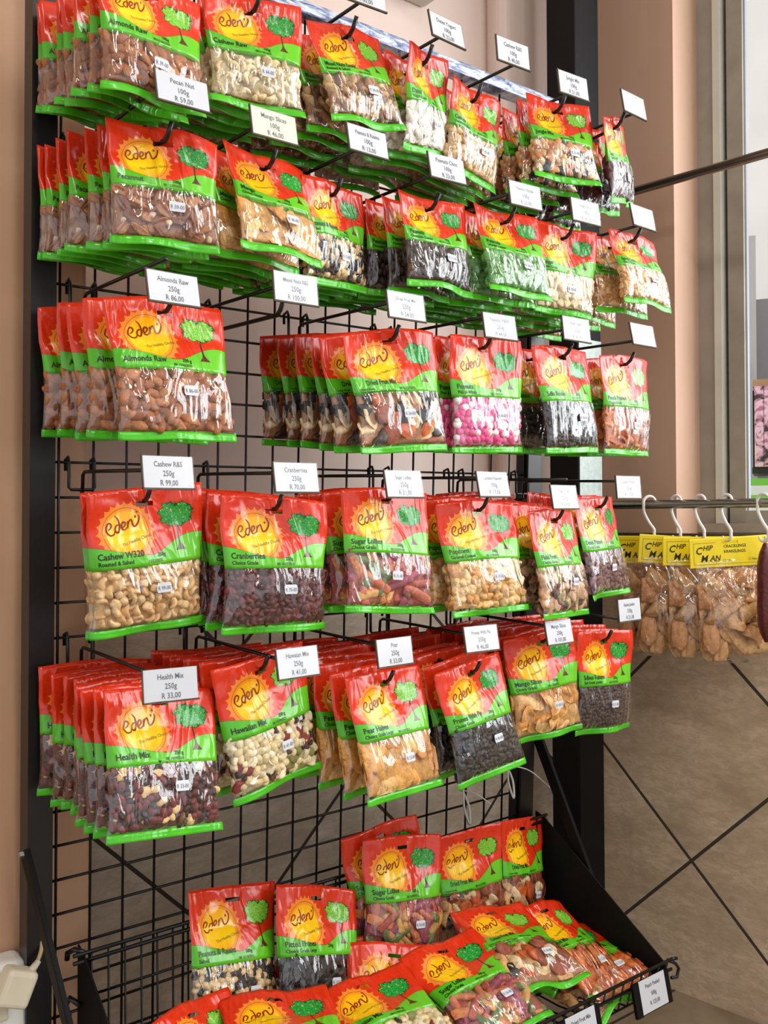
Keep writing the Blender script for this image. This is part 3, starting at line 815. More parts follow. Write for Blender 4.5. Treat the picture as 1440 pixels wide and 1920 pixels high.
def cp_tree(o, parent=None):
    c = o.copy(); COL.objects.link(c)
    if parent is not None: c.parent = parent
    for ch in list(o.children): cp_tree(ch, c)
    return c
def jag_sticker(w, h, n=5):
    pts = [(-w/2+.12*w, -h/2), (w/2-.12*w, -h/2)]
    pts += [(w/2-(0 if k % 2 else .012*w), -h/2+h*.12+k*h*.76/n) for k in range(n+1)]
    pts += [(w/2-.12*w, h/2), (-w/2+.12*w, h/2)]
    pts += [(-w/2+(0 if k % 2 else .012*w), h/2-h*.12-k*h*.76/n) for k in range(n+1)]
    return pts
def make_bag(name, label, cat, size, title, sub, wt, bb, price, spec, seed, stick=(.12, .40), fill=.02, dens=1.0, wave=1.0):
    W, H, Tf, Tb = {'S': (.136, .151, .0135, .008), 'B': (.158, .183, .017, .010), 'T': (.163, .197, .021, .012), 'L': (.163, .205, .021, .012)}[size]
    hh = {'S': .54, 'B': .53, 'T': .53, 'L': .53}[size]*H
    bag = Bag(W, H, hh, Tf, Tb, seed, wave)
    root = empty(name, (0, 0, 0)); tag(root, label, cat)
    hw = .012/W
    us = sorted(set([i/26 for i in range(27)]+[.5-hw, .5+hw]))
    vs = [0, .006, .0125, .0175, .0235, .030]+[.030+(hh-.030)*k/13 for k in range(1, 14)]
    me = grid_mesh(bag, us, vs, .0004, (.5-hw, .5+hw, .0175, .0235), 0, True, 'header', [M['header']], True)
    hd = link('header', me, root)
    print_mesh(bag, title, sub, wt, bb).build('lettering', [M['inkblack'], M['inkred'], M['inkolive']], hd)
    us = [i/40 for i in range(41)]; vs = [hh+(H-bag.strip-hh)*k/24 for k in range(25)]
    me = grid_mesh(bag, us, vs, .0012, None, .0016, False, 'pouch', [M['film']], False)
    link('clear_pouch', me, root)
    vs = [H-bag.strip-.0005, H-bag.strip*.6, H-bag.strip*.3, H]
    link('bottom_strip', grid_mesh(bag, [i/26 for i in range(27)], vs, .0005, None, 0, False, 'strip', [M['strip']]), root)
    c = link('contents', contents_mesh(bag, 'contents', spec, seed, fill, dens), root); tag(c, kind='stuff')
    # price sticker
    sx, sy = stick; sw, sh_ = .021, .0125
    cx = (sx-.5)*W; cy = hh+sy*(H-hh)
    nn = 7; top = [(-sw/2+sw*i/nn) for i in range(nn+1)]
    pts = []; fs = []
    def row(yy, inset): return [(cx+t*(1-inset), cy+yy) for t in top]
    rows = [row(-sh_/2, .14), row(-sh_/4, 0), row(0, .03), row(sh_/4, 0), row(sh_/2, .14)]
    for r_ in rows: pts += r_
    n1 = nn+1
    for j in range(4):
        for i in range(nn): fs.append((j*n1+i, (j+1)*n1+i, (j+1)*n1+i+1, j*n1+i+1))
    mb = MB(); on_bag(bag, mb, pts, fs, .0034)
    st = mb.build('price_sticker', M['paper'], root)
    mb = MB(); lay_text(bag, mb, price, cx-sw*.42, cy+.003, .0072, .0, .0037, 0, 0, sw*.85, .8)
    mb.build('price_print', M['ink'], st)
    root['bagW'] = W
    return root
# ------------------------------------------------------------------ what is in the bags
K = lambda *c: list(c)
ALMOND = [('almond', (.0118, .0068, .0050), K((164,98,52), (148,84,44), (176,110,62)), 1)]
CASHEWR = [('cashew', (.0105, .0095, .0060), K((232,212,166), (222,198,150), (238,220,180)), 1)]
EXOTIC = [('almond', (.0115, .0070, .0048), K((176,124,84), (150,100,70)), 3), ('cashew', (.0098, .009, .0055), K((214,178,128),), 3), ('raisin', (.011, .0095, .008), K((122,88,72), (104,74,64)), 2)]
YOG = [('oval', (.0155, .0078, .0070), K((240,236,222), (232,228,214)), 1)]
CASHEWS = [('cashew', (.0100, .0092, .0058), K((224,182,126), (212,166,110), (230,194,142)), 5), ('chunk', (.0055, .005, .0045), K((230,194,142),), 2)]
JUNGLE = [('oval', (.0082, .0062, .0052), K((224,196,150), (212,170,120)), 4), ('chunk', (.0085, .007, .006), K((222,160,104), (206,130,80)), 2), ('raisin', (.0085, .0075, .006), K((34,30,36),), 2), ('almond', (.0105, .0065, .0045), K((190,120,80),), 1)]
GUAVA = [('raisin', (.0125, .0100, .008), K((84,26,30), (64,20,26), (104,36,36)), 1)]
PECAN = [('pecan', (.0142, .0090, .0070), K((162,102,66), (134,80,54), (182,122,82)), 8), ('chunk', (.0042, .0036, .003), K((222,192,152),), 1)]
MANGO = [('sheet', (.0220, .0140, .0030), K((232,172,92), (222,154,74), (240,190,120)), 1)]
PRAIS = [('oval', (.0072, .0052, .0048), K((228,196,146), (216,180,126)), 5), ('raisin', (.0066, .0056, .0048), K((30,26,30), (42,32,34)), 4)]
CHOC = [('ball', (.0070, .0068, .0066), K((58,36,32), (48,30,28)), 1)]
WASABI = [('ball', (.0070, .0068, .0066), K((98,164,84), (78,146,68), (116,176,98)), 1)]
GINGER = [('chunk', (.0110, .0085, .005), K((232,216,178), (222,200,158)), 1)]
CORN = [('chunk', (.0062, .0048, .0044), K((220,168,108), (206,150,92), (230,184,130)), 1)]
DFM = [('disc', (.0170, .0150, .007), K((206,96,34), (190,80,26), (150,70,40)), 3), ('raisin', (.0150, .013, .010), K((38,30,34), (50,36,36)), 1.6), ('sheet', (.0190, .0120, .0040), K((226,196,144), (232,206,160)), 1.6), ('sheet', (.0220, .016, .005), K((214,160,96), (196,140,88)), 1.4)]
PW = [('oval', (.0078, .0062, .0058), K((238,74,146), (232,60,136), (240,94,160)), 3), ('oval', (.0078, .0062, .0058), K((246,240,238),), 2)]
RAIS = [('raisin', (.0056, .0048, .0042), K((42,30,30), (32,24,26), (54,38,36)), 1)]
PEACH = [('sheet', (.0170, .0075, .0050), K((216,122,62), (200,102,50), (226,140,80)), 1)]
CRAN = [('raisin', (.0068, .0056, .0046), K((86,30,34), (66,24,28), (110,46,46)), 1)]
LOLLY = [('stick', (.0230, .0066, .0060), K((178,80,68), (196,104,72), (98,114,62), (204,154,80), (150,68,88), (206,124,76)), 1)]
POP = [('popcorn', (.0092, .0088, .0080), K((232,186,116), (216,158,88), (240,204,146)), 1)]
FLAKI = [('chunk', (.0110, .0090, .0055), K((220,180,146), (206,160,124)), 3), ('raisin', (.0100, .009, .007), K((74,50,46), (124,84,66)), 2), ('chunk', (.009, .008, .005), K((176,170,112),), 1)]
DATE = [('chunk', (.0064, .0056, .005), K((112,74,76), (84,54,58), (136,96,94)), 1)]
HEALTH = [('oval', (.0078, .0056, .0052), K((110,34,32), (92,28,28)), 5), ('raisin', (.0056, .0046, .004), K((44,30,36), (58,38,42)), 5), ('almond', (.0088, .0062, .0042), K((228,190,130),), .8)]
HAWAII = [('oval', (.0080, .0058, .0052), K((236,216,168), (226,202,148)), 6), ('chunk', (.0078, .0066, .005), K((240,226,188),), 2), ('sheet', (.0110, .0050, .0025), K((240,232,214),), 1), ('chunk', (.0090, .0075, .004), K((128,130,62), (134,44,48)), 1), ('raisin', (.006, .005, .0045), K((52,32,30),), 1.4)]
PEAR = [('lump', (.0280, .0210, .0120), K((230,166,84), (238,188,114), (214,146,80)), 1)]
PRUNE = [('raisin', (.0125, .0100, .008), K((36,32,34), (28,26,28)), 1)]
PRUNES = [('raisin', (.0062, .0048, .004), K((38,34,36), (50,46,46), (28,26,28)), 1)]
SRAIS = [('raisin', (.0046, .0040, .0035), K((64,42,40), (48,32,32)), 1)]
APRI = [('disc', (.0155, .0135, .0070), K((214,108,36), (196,88,28), (224,128,54)), 1)]

# hook: key, column x, row, size, kind of thing, name, title, small print, weight, best before, sticker, filling, how many behind, gap (m), words
ROW = {'A': .650, 'B': .450, 'C': .250, 'D': 0.0, 'E': -.250}
CG = 'Choice Grade'
RS = 'Roasted & Salted'
HOOKS = [
 ('A1', .02, 'S', 'almond_bag', 'Almonds Raw', '', '100g', 'BB:01/06/2025', 'R 39-00', ALMOND, 6, 'whole brown almonds', 'almond'),
 ('A2', .17, 'S', 'cashew_bag', 'Cashew Raw', '', '100g', 'BB:01/00/2025', 'R 44-00', CASHEWR, 6, 'pale raw cashew nuts', 'raw cashew'),
 ('A3', .32, 'S', 'mixed_nut_bag', 'Mixed Nuts Exotic', RS, '100g', 'BB:11/02/2025', 'R 60-00', EXOTIC, 5, 'mixed brown nuts and cashews', 'mixed nut'),
 ('A4', .47, 'S', 'yoghurt_date_bag', 'Dates', 'Yogurt Coated', '100g', 'BB:01/03/2025', 'R 22-00', YOG, 5, 'white yoghurt-coated dates', 'yoghurt date'),
 ('A5', .62, 'S', 'cashew_bag', 'Cashew', RS, '100g', 'BB:02/04/2025', 'R 40-00', CASHEWS, 5, 'golden roasted cashew pieces', 'roasted cashew'),
 ('A6', .77, 'S', 'nut_mix_bag', 'Jungle Mix', '', '100g', 'BB:07/08/2025', 'R 21-00', JUNGLE, 5, 'nuts, raisins and dried fruit cubes', 'jungle mix'),
 ('A7', .92, 'S', 'dried_guava_bag', 'Guava', CG, '100g', 'BB:02/07/2025', 'R 23-00', GUAVA, 4, 'dark maroon dried guava', 'guava'),
 ('B1', .02, 'S', 'pecan_bag', 'Pecannut', '', '100g', 'BB 15/07/2025', 'R 59-00', PECAN, 6, 'brown pecan halves', 'pecan'),
 ('B2', .17, 'S', 'dried_mango_bag', 'Mango', CG, '100g', 'BB 11/08/2025', 'R 46-00', MANGO, 6, 'thin golden mango slices', 'mango slice'),
 ('B3', .32, 'S', 'peanut_raisin_bag', 'Peanuts & Raisins', 'Salted', '100g', 'BB 12/07/2025', 'R 13-00', PRAIS, 5, 'peanuts and black raisins', 'peanut and raisin'),
 ('B4', .47, 'S', 'chocolate_peanut_bag', 'Peanuts', 'Chocolate Coated', '100g', 'BB 02/07/2025', 'R 23-00', CHOC, 6, 'dark round chocolate peanuts', 'chocolate peanut'),
 ('B5', .62, 'S', 'wasabi_peanut_bag', 'Peanuts', 'Wasabi Coated', '100g', 'BB 02/07/2025', 'R 26-00', WASABI, 6, 'round green wasabi peanuts', 'wasabi peanut'),
 ('B6', .77, 'S', 'ginger_bag', 'Ginger', CG, '100g', 'BB 06/07/2025', 'R 30-00', GINGER, 5, 'pale ginger chunks', 'ginger'),
 ('B7', .92, 'S', 'corn_bag', 'Spicy Corn', CG, '100g', 'BB 01/07/2025', 'R 18-00', CORN, 5, 'small tan spicy corn pieces', 'spicy corn'),
 ('C1', .03, 'B', 'almond_bag', 'Almonds Raw', '', '250 g', 'BB 15/06/2025', 'R 86-00', ALMOND, 4, 'whole brown almonds', 'almond'),
 ('C3', .39, 'B', 'dried_fruit_bag', '      Dried Fruit Mix', 'Choice Grade|Fruit Salad: Prunes whole, Peaches,|Pears, Apple rings, Apricots', '', 'BB 01/12/2025', 'R 54-00', DFM, 5, 'large mixed dried fruit', 'dried fruit'),
 ('C4', .57, 'B', 'candied_peanut_bag', 'Peanuts', 'Pink & White', '250g', 'BB 02/07/2025', 'R 44-00', PW, 3, 'pink and white candied peanuts', 'pink and white peanut'),
 ('C5', .75, 'B', 'raisin_bag', 'Sdls Raisins', '', '250g', 'BB 01/08/2025', 'R 36-00', RAIS, 4, 'very shiny film over blackish raisins', 'dark raisin'),
 ('C6', .93, 'B', 'dried_peach_bag', 'Peach Peeled', CG, '250g', 'BB 02/07/2025', 'R 70-00', PEACH, 3, 'orange dried peach strips', 'peach'),
 ('D1', .03, 'B', 'cashew_bag', 'Cashew W320', RS, '250g', '15/12/2025', 'R 99-00', CASHEWS, 1, 'golden roasted cashew nuts', 'roasted cashew'),
 ('D2', .21, 'B', 'cranberry_bag', 'Cranberries', CG, '250g', 'BB 15/07/2025', 'R 70-00', CRAN, 3, 'dark red dried cranberries', 'cranberry'),
 ('D3', .39, 'B', 'jelly_sweet_bag', 'Sugar Lollies', 'Choice Grade', '250g', 'BB 01/07/2025', 'R 31-00', LOLLY, 3, 'coloured sugared jelly sticks', 'jelly stick'),
 ('D4', .57, 'B', 'popcorn_bag', 'Popcorn', 'Caramel Coated', '100g', 'BB 11/09/2025', 'R 17-50', POP, 4, 'golden caramel popcorn', 'popcorn'),
 ('D5', .75, 'B', 'dried_fruit_bag', 'Flaki Fruit', CG, '250g', 'BB 01/09/2025', 'R 54-00', FLAKI, 4, 'beige and brown flaked fruit pieces', 'flaked fruit'),
 ('D6', .93, 'B', 'date_bag', 'Dates Pitted', CG, '250g', 'BB 04/08/2025', 'R 23-00', DATE, 3, 'greyish purple chopped dates', 'date'),
 ('E1', .03, 'B', 'health_mix_bag', 'Health Mix', '', '250 g', 'BB 15/07/2025', 'R 33-00', HEALTH, 7, 'red-skinned peanuts and raisins', 'health mix'),
 ('E2', .21, 'B', 'tropical_mix_bag', 'Hawaiian Mix', '', '250 g', 'BB 15/09/2025', 'R 41-00', HAWAII, 5, 'cream nuts and fruit cubes', 'tropical nut mix'),
 ('E3', .39, 'B', 'dried_pear_bag', 'Pear Halves', 'Choice Grade Large', '', 'BB 01/09/2025', 'R 53-00', PEAR, 6, 'big golden dried pear halves', 'pear'),
 ('E4', .57, 'B', 'prune_bag', 'Prunes With Pip', CG, '250 g', 'BB 15/07/2025', 'R 46-00', PRUNES, 6, 'black wrinkled prunes', 'prune'),
 ('E5', .75, 'B', 'dried_mango_bag', 'Mango Slices', CG, '250g', 'BB 13/08/2025', 'R 101-0', MANGO, 5, 'golden mango slices', 'mango slice'),
 ('E6', .93, 'B', 'raisin_bag', 'Sdless Raisins', 'Std Grade Jumbo', '250 g', 'BB 01/07/2025', 'R 21-00', SRAIS, 5, 'fine dark brown raisins', 'brown raisin'),
]
ROWWORD = {'A': 'top row', 'B': 'second row', 'C': 'third row', 'D': 'fourth row', 'E': 'lowest hanging row'}
ORD = ['', 'directly', 'second', 'third', 'fourth', 'fifth', 'sixth', 'seventh']
rnd = random.Random(5)
FRONT = {}
for hi, (key, X, size, name, title, sub, wt, bb, price, spec, nb, words, short) in enumerate(HOOKS):
    zt = ROW[key[0]]; px_, py_, pz_, yaw, roll, lean = POSE[key]
    gsz = '100 g' if size == 'S' else '250 g'
    if name == 'popcorn_bag': gsz = '100 g'
    b = make_bag(name, '%s bag of %s, frontmost on its hook, %s' % (gsz, words, ROWWORD[key[0]]), 'snack bag',
                 size, title, sub, wt, bb, price, spec, 100+hi, (.58, .33) if hi % 3 else (.52, .38),
                 fill=.0, dens=1.0 if size == 'S' else 1.0)
    b['group'] = '%s bags hanging in the %s' % (short, ROWWORD[key[0]])
    b.rotation_mode = 'YXZ'; b.location = (px_, py_, pz_+ZO); b.rotation_euler = (lean, roll, yaw)
    FRONT[key] = b
    # the bags behind it on the same prong
    k0 = Vector((X, py(zt)-.022, zt-.052)); h = Vector((px_, py_, pz_))
    for i in range(1, nb+1):
        t = (i+rnd.uniform(-.22, .22))/(nb+.25) if nb > 3 else i*(.17 if nb > 1 else .10)
        p = h.lerp(k0, t)
        c = cp_tree(b); 
        dec = .55**i
        if key == 'E1': p.x += .016*min(1, t*1.4)
        c.location = (p.x+rnd.uniform(-.005, .005), p.y, p.z+ZO+rnd.uniform(-.002, .001))
        c.rotation_euler = (lean*.6**i+math.radians(rnd.uniform(-2, 1)), roll*dec+math.radians(rnd.uniform(-2.5, 2.5)), yaw*dec+math.radians(rnd.uniform(-6, 6)))
        c['label'] = '%s %s bag, %s behind the front one, %s' % (gsz, short, ORD[i], ROWWORD[key[0]])
    wire_hook(X, zt, (px_, py_, pz_), 'black wire hook holding the %s bags, %s' % (short, ROWWORD[key[0]]), 'wire hooks on the grid')
wire_hook(.21, ROW['C'], None, 'black wire hook left empty, between the almond and dried fruit bags', 'wire hooks on the grid')

LAB = [
 ('0', .32, ['Mixed Nuts', '100g', 'R 60,00']), ('0', .47, ['Dates Yogurt', '100g', 'R 22,00']), ('0', .62, ['Cashew R&S', '100g', 'R 40,00']),
 ('0', .77, ['Jungle Mix', '100g', 'R 21,00']), ('0', .92, ['Guava Rolls', '100g', 'R 23,00']),
 ('B', .02, ['Pecan Nut', '100g', 'R 59,00']), ('B', .17, ['Mango Slices', '100g', 'R 46,00']), ('B', .32, ['Peanuts & Raisins', '100g', 'R 13,00']),
 ('B', .47, ['Peanuts Choc', '100g', 'R 23,00']), ('B', .62, ['Peanuts Wasabi', '100g', 'R 26,00']), ('B', .77, ['Ginger Slices', '100g', 'R 30,00']), ('B', .92, ['Spicy Corn Chilli', '100g', 'R 18,00']),
 ('C', .03, ['Almonds Raw', '250g', 'R 86,00']), ('C', .21, ['Mixed Nuts R&S', '250g', 'R 100,00']), ('C', .39, ['Dried Fruit Mix', '250g', 'R 54,00']),
 ('C', .57, ['Peanuts P&W', '250g', 'R 44,00']), ('C', .75, ['Raisins Sdlss', '250g', 'R 36,00']), ('C', .93, ['Peach Peeled', '250g', 'R 70,00']),
 ('D', .03, ['Cashew R&S', '250g', 'R 99,00']), ('D', .21, ['Cranberries', '250g', 'R 70,00']), ('D', .39, ['Sugar Lollies', '250g', 'R 31,00']),
 ('D', .57, ['Caramel Popcorn', '100g', 'R 17,50']), ('D', .75, ['Flaki Fruit', '250g', 'R 54,00']), ('D', .93, ['Dates Pitted', '250g', 'R 23,00']),
 ('E', .03, ['Health Mix', '250g', 'R 33,00']), ('E', .21, ['Hawaian Mix', '250g', 'R 41,00']), ('E', .39, ['Pear', '250g', 'R 53,00']),
 ('E', .57, ['Prunes With Pip', '250g', 'R 46,00']), ('E', .75, ['Mango Slices', '250g', 'R 101,00']), ('E', .93, ['Raisins Jumbo', '250g', 'R 21,00']),
]
# measured card centres: x and height
CARD = {('0', 0): (.310, .629), ('0', 1): (.459, .624), ('0', 2): (.595, .631), ('0', 3): (.735, .620), ('0', 4): (.892, .629),
 ('B', 0): (.046, .426), ('B', 1): (.172, .417), ('B', 2): (.320, .432), ('B', 3): (.465, .427), ('B', 4): (.629, .421), ('B', 5): (.773, .423), ('B', 6): (.926, .442),
 ('C', 0): (.037, .193), ('C', 1): (.208, .217), ('C', 2): (.393, .218), ('C', 3): (.580, .211), ('C', 4): (.757, .227), ('C', 5): (.935, .237),
 ('D', 0): (.033, -.025), ('D', 1): (.213, -.028), ('D', 2): (.395, -.034), ('D', 3): (.573, -.032), ('D', 4): (.738, -.051), ('D', 5): (.906, -.033),
 ('E', 0): (.039, -.280), ('E', 1): (.220, -.272), ('E', 2): (.384, -.274), ('E', 3): (.555, -.270), ('E', 4): (.733, -.275), ('E', 5): (.918, -.251)}
cnt = {}
WORDS = {'0': 'topmost row of labels', 'B': 'second row of labels', 'C': 'third row of labels', 'D': 'fourth row of labels', 'E': 'lowest row of hook labels'}
for rw, X, lines in LAB:
    k = cnt.get(rw, 0); cnt[rw] = k+1
    x, z = CARD[(rw, k)]
    r_ = random.Random(k*7+ord(rw))
    price_label(x, py(z)-.29, z, lines, 'price card reading %s %s %s, %s' % (lines[0], lines[1], lines[2].replace(',00', ''), WORDS[rw]), 'price cards on the hook arms',
                'paper_cream' if lines[0] == 'Mango Slices' and rw == 'B' else 'paper', tilt=-9+r_.uniform(-4, 4), yaw=(-8 if rw == 'E' and k == 0 else r_.uniform(-4, 4)))

# ------------------------------------------------------------------ wedge basket at the bottom with its bags
bk = empty('wire_basket', (.5, 0, ZO-.9), 'black wire basket with solid side panels clipped to the foot of the grid', 'basket')
def brel(mb):
    mb.v = [(x-.5, y, z-(ZO-.9)) for x, y, z in mb.v]; return mb
ZR, ZFR, ZB = -.698, -.888, -.955
for xs, nm in ((.028, 'left'), (.985, 'right')):
    mb = MB(); x0, x1 = xs-.0012, xs+.0012
    prof = [(.012, ZR+.004), (-.012, ZR-.004), (-.300, ZFR-.004), (-.306, ZB+.03), (-.20, ZB), (.02, ZB)]
    vs = [(x, y, z+ZO) for x in (x0, x1) for y, z in prof]; n_ = len(prof)
    mb.add(vs, [tuple(range(n_)), tuple(reversed(range(n_, 2*n_)))]+[(i, i+n_, (i+1) % n_+n_, (i+1) % n_) for i in range(n_)])
    brel(mb).build('side_panel', M['blacksheet'], bk)
mb = MB()
for dz in (0, -.011):
    mb.tube([(.012, -.012, ZR+dz+ZO), (.992, -.012, ZR+dz+ZO)], .0030, 7)
    mb.tube([(.012, -.304, ZFR+dz*1.6+ZO), (.998, -.304, ZFR+dz*1.6+ZO)], .0030, 7)
mb.tube([(.998, -.304, ZFR+ZO), (1.012, -.306, ZFR+ZO-.002)], .003, 7)
brel(mb).build('rim', M['wire'], bk, smooth=True)
mb = MB()
for k in range(39):
    x = .038+k*.025
    mb.tube([(x, -.012, ZR+ZO), (x, -.012, ZB+ZO), (x, -.20, ZB+ZO), (x, -.290, ZB+.012+ZO), (x, -.304, ZFR+ZO)], .0017, 6)
for y, z in ((-.012, -.76), (-.012, -.83), (-.012, -.90), (-.08, ZB), (-.15, ZB), (-.22, ZB), (-.290, ZB+.012)):
    mb.tube([(.028, y, z+ZO), (.985, y, z+ZO)], .0020, 6)
brel(mb).build('wire_floor', M['wire'], bk, smooth=True)
for xx in (.02, .99):
    mb = MB(); mb.tube([(xx, -.302, ZFR+ZO), (xx+.018, -.306, ZFR+ZO-.010), (xx+.028, -.306, ZFR+ZO-.022), (xx+.022, -.306, ZFR+ZO-.036), (xx+.008, -.304, ZFR+ZO-.034)], .003, 7)
    brel(mb).build('hook_end', M['wire'], bk, smooth=True)
mb = MB(); mb.tube([(.028, -.01, ZR+ZO), (.018, .0, ZR+ZO+.004), (.012, .012, ZR+ZO-.004), (.012, .014, ZR+ZO-.014)], .004, 7)
brel(mb).build('mounting_clip', M['wire'], bk, smooth=True); mb = MB()
mb.tube([(.024, -.008, ZR+ZO-.075), (.012, .004, ZR+ZO-.065), (.010, .014, ZR+ZO-.080), (.014, .012, ZR+ZO-.095)], .004, 7)
brel(mb).build('mounting_clip', M['wire'], bk, smooth=True)
mb = MB(); mb.tube([(.66, -.27, ZB+ZO), (.67, -.285, ZB+ZO-.03), (.69, -.25, ZB+ZO-.12)], .012, 8)
for X, lines, w_ in ((.735, ['Dried Fruit Mix', '500g', 'R 94,00'], 'beside the jelly bag'), (.925, ['Peach Peeled', '500g', 'R 125,00'], 'at its right end')):
    t = empty('price_holder', (X, -.315, ZO-.921), 'black framed price card reading %s %s on the basket front' % (lines[0], lines[1]), 'price label', 'price holders on the basket front')
    t.rotation_euler = (math.radians(-12), 0, 0)
    f = MB().box(-.050, .050, -.001, .003, -.029, .026); f.box(-.050, -.034, -.003, .0, -.029, .026); f.box(.040, .050, -.003, 0, -.029, .026)
    f.build('holder', M['blacksheet'], t)
    MB().box(-.033, .039, -.002, -.0012, -.027, .027).build('card', M['paper'], t)
    tx = MB()
    for k, s in enumerate(lines): text_flat(tx, s, .003, .012-k*.0145, .0095, -.0024, .01)
    tx.build('lettering', M['ink'], t)

TR = [
 ('T1', 'L', 'peanut_raisin_bag', 'Peanuts & Raisins', 'Salted', '500g', 'BB 12/10/2025', 'R 52-00', PRAIS, 'large bag of peanuts and raisins standing against the grid in the basket'),
 ('T2', 'T', 'prune_bag', 'Pitted Prunes', 'Choice Grade Large', '250g', '', 'R 1.0-0', PRUNE, 'shiny bag of black pitted prunes standing in the basket'),
 ('T3', 'T', 'jelly_sweet_bag', 'Sugar Lollies', CG, '500 g', 'BB 01/09/2025', 'R 54-00', LOLLY, 'bag of sugared jelly sticks standing upright in the basket'),
 ('T4', 'T', 'dried_fruit_bag', '      Dried Fruit Mix', 'Choice Grade|Fruit Salad: Prunes whole, Peaches,|Pears, Apple rings, Apricots', '', 'BB 01/12/2025', 'R 94-00', DFM, 'dried fruit bag standing upright in the basket below a zip tie'),
 ('T5', None, 'T4', None, None, None, None, None, None, 'dried fruit bag in the far right corner of the basket, under the right zip tie'),
 ('T6', None, 'T4', None, None, None, None, None, None, 'dried fruit bag lying flat on the heap in front of the upright ones'),
 ('T7', 'T', 'apricot_bag', 'Apricot Mix', CG, '500g', 'BB 15/09/2025', 'R 125-0', APRI, 'bag of orange dried apricots lying by the right side panel'),
 ('T8', None, 'T3', None, None, None, None, None, None, 'bag of sugared jelly sticks lying in the middle of the basket'),
 ('T9', 'T', 'tropical_mix_bag', 'Hawaiian Mix', '', '600 g', 'BB 01/08/2025', 'R 82-00', HAWAII, 'tropical nut mix bag lying at the lower picture edge, cream nuts visible'),
 ('T10', None, 'T9', None, None, None, None, None, None, 'half seen bag lying left of the tropical mix, tree and hill on its header'),
 ('T11', None, 'T9', None, None, None, None, None, None, 'red topped bag at the near left of the basket, its header corner raised'),
]
TB = {}
for i, (key, size, name, title, sub, wt, bb, price, spec, lab) in enumerate(TR):
    x, y, z, yaw, roll, lean = POSE[key]
    if size:
        b = make_bag(name, lab, 'snack bag', size, title, sub, wt, bb, price, spec, 300+i, (.62, .42), dens=.95)
    else:
        b = cp_tree(TB[name]); b['label'] = lab
    TB[key] = b; b.rotation_mode = 'YXZ'; b.location = (x, y, z+ZO); b.rotation_euler = (lean, roll, yaw); b['group'] = 'large bags in the wire basket'
for src, (x, y, z), (lean, roll, yaw), lab in [
    ('T3', (.545, -.030, -.640), (-8, -4, -3), 'bag hidden behind the upright jelly stick bag, its red top corner showing'),
    ('T3', (.500, -.125, -.800), (-40, 10, -15), 'bag of jelly sticks leaning left of the lying one, mostly covered'),
    ('T4', (.800, -.135, -.885), (-78, -12, 8), 'dried fruit bag underneath the heap at the front rim'),
    ('T7', (.905, -.125, -.880), (-76, 4, 2), 'apricot bag underneath the top apricot bag'),
    ('T9', (.600, -.120, -.880), (-78, 6, -5), 'tropical mix bag underneath the lying jelly sticks'),
    ('T9', (.420, -.110, -.880), (-78, -6, 4), 'tropical mix bag at the bottom of the heap, left of the middle'),
    ('T9', (.240, -.110, -.880), (-78, 3, -4), 'tropical mix bag at the bottom of the heap, near the left panel'),
    ('T4', (.760, -.060, -.800), (-30, 5, 4), 'dried fruit bag tucked behind the lying dried fruit bag'),
    ('T2', (.400, -.065, -.800), (-24, -8, -10), 'second prune bag slumped below the standing prune bag')]:
    b = cp_tree(TB[src]); b['label'] = lab; b.location = (x, y, z+ZO); b.rotation_euler = tuple(math.radians(a) for a in (lean, roll, yaw))
# zip ties that hold two of the upright bags to the grid
for px_, z_, lab, a in ((.785, -.618, 'clear nylon zip tie above the upright dried fruit bag', 1), (.905, -.590, 'long clear nylon zip tie at the right end of the basket', 2.2)):
    mb = MB(); y_ = py(z_)-.006
    mb.tube(smooth_path([(px_, y_+.004, z_+ZO), (px_-.002, y_-.006, z_+.004+ZO), (px_-.004, y_-.012, z_-.03+ZO), (px_+.006, y_-.016, z_-.062+ZO), (px_+.010, y_-.010, z_-.03+ZO), (px_+.002, y_, z_+.002+ZO)]), .0024, 6)
    mb.tube(smooth_path([(px_+.002, y_-.004, z_+.002+ZO), (px_+.022*a, y_-.02, z_-.006*a+ZO), (px_+.045*a, y_-.035, z_-.026*a+ZO)]), .0014, 6)
    o = mb.build('zip_tie', M['ziptie'], smooth=True); tag(o, lab, 'zip tie', 'zip ties on the grid')

# ------------------------------------------------------------------ rails, crackling bags
def rail(name, z, label, r=.0098, z2=None):
    a = side(-.0+.02, -.12); b = side(3.2, -.12)
    t = empty(name, (a[0], a[1], z), label, 'rail', 'steel rails across the window')
    mb = MB(); mb.tube([(0, 0, 0), (b[0]-a[0], b[1]-a[1], (z2 or z)-z)], r, 20); mb.build('tube', M['steel'], t, smooth=True)
    for al in (.10, 1.9, 3.1):
        p = side(al, -.12); q = side(al, .0); mb = MB()
        if al > .3 or True:
            mb.tube([(p[0]-a[0], p[1]-a[1], -.004), (q[0]-a[0], q[1]-a[1], -.004)], .005, 8); mb.build('bracket', M['steel'], t, smooth=True)
rail('steel_rail', ZO+.657, 'brown-tinted steel rail crossing the window high up')
rail('steel_rail', ZO-.0605, 'brown-tinted steel rail the white S hooks hang on')
M['yellow'] = plain('yellow_card', lin(246,218,24), .4, 0, 20, .04)
M['salami'] = plain('dark_cured_sausage', lin(92,30,30), .3, 0, 160, .3, .6)
CRK = [('curl', (.030, .023, .023), K((226,170,104), (212,150,86), (236,190,130)), 3), ('lump', (.036, .017, .015), K((196,140,92), (212,164,112)), 2), ('sheet', (.026, .020, .005), K((222,180,128),), 1.5)]
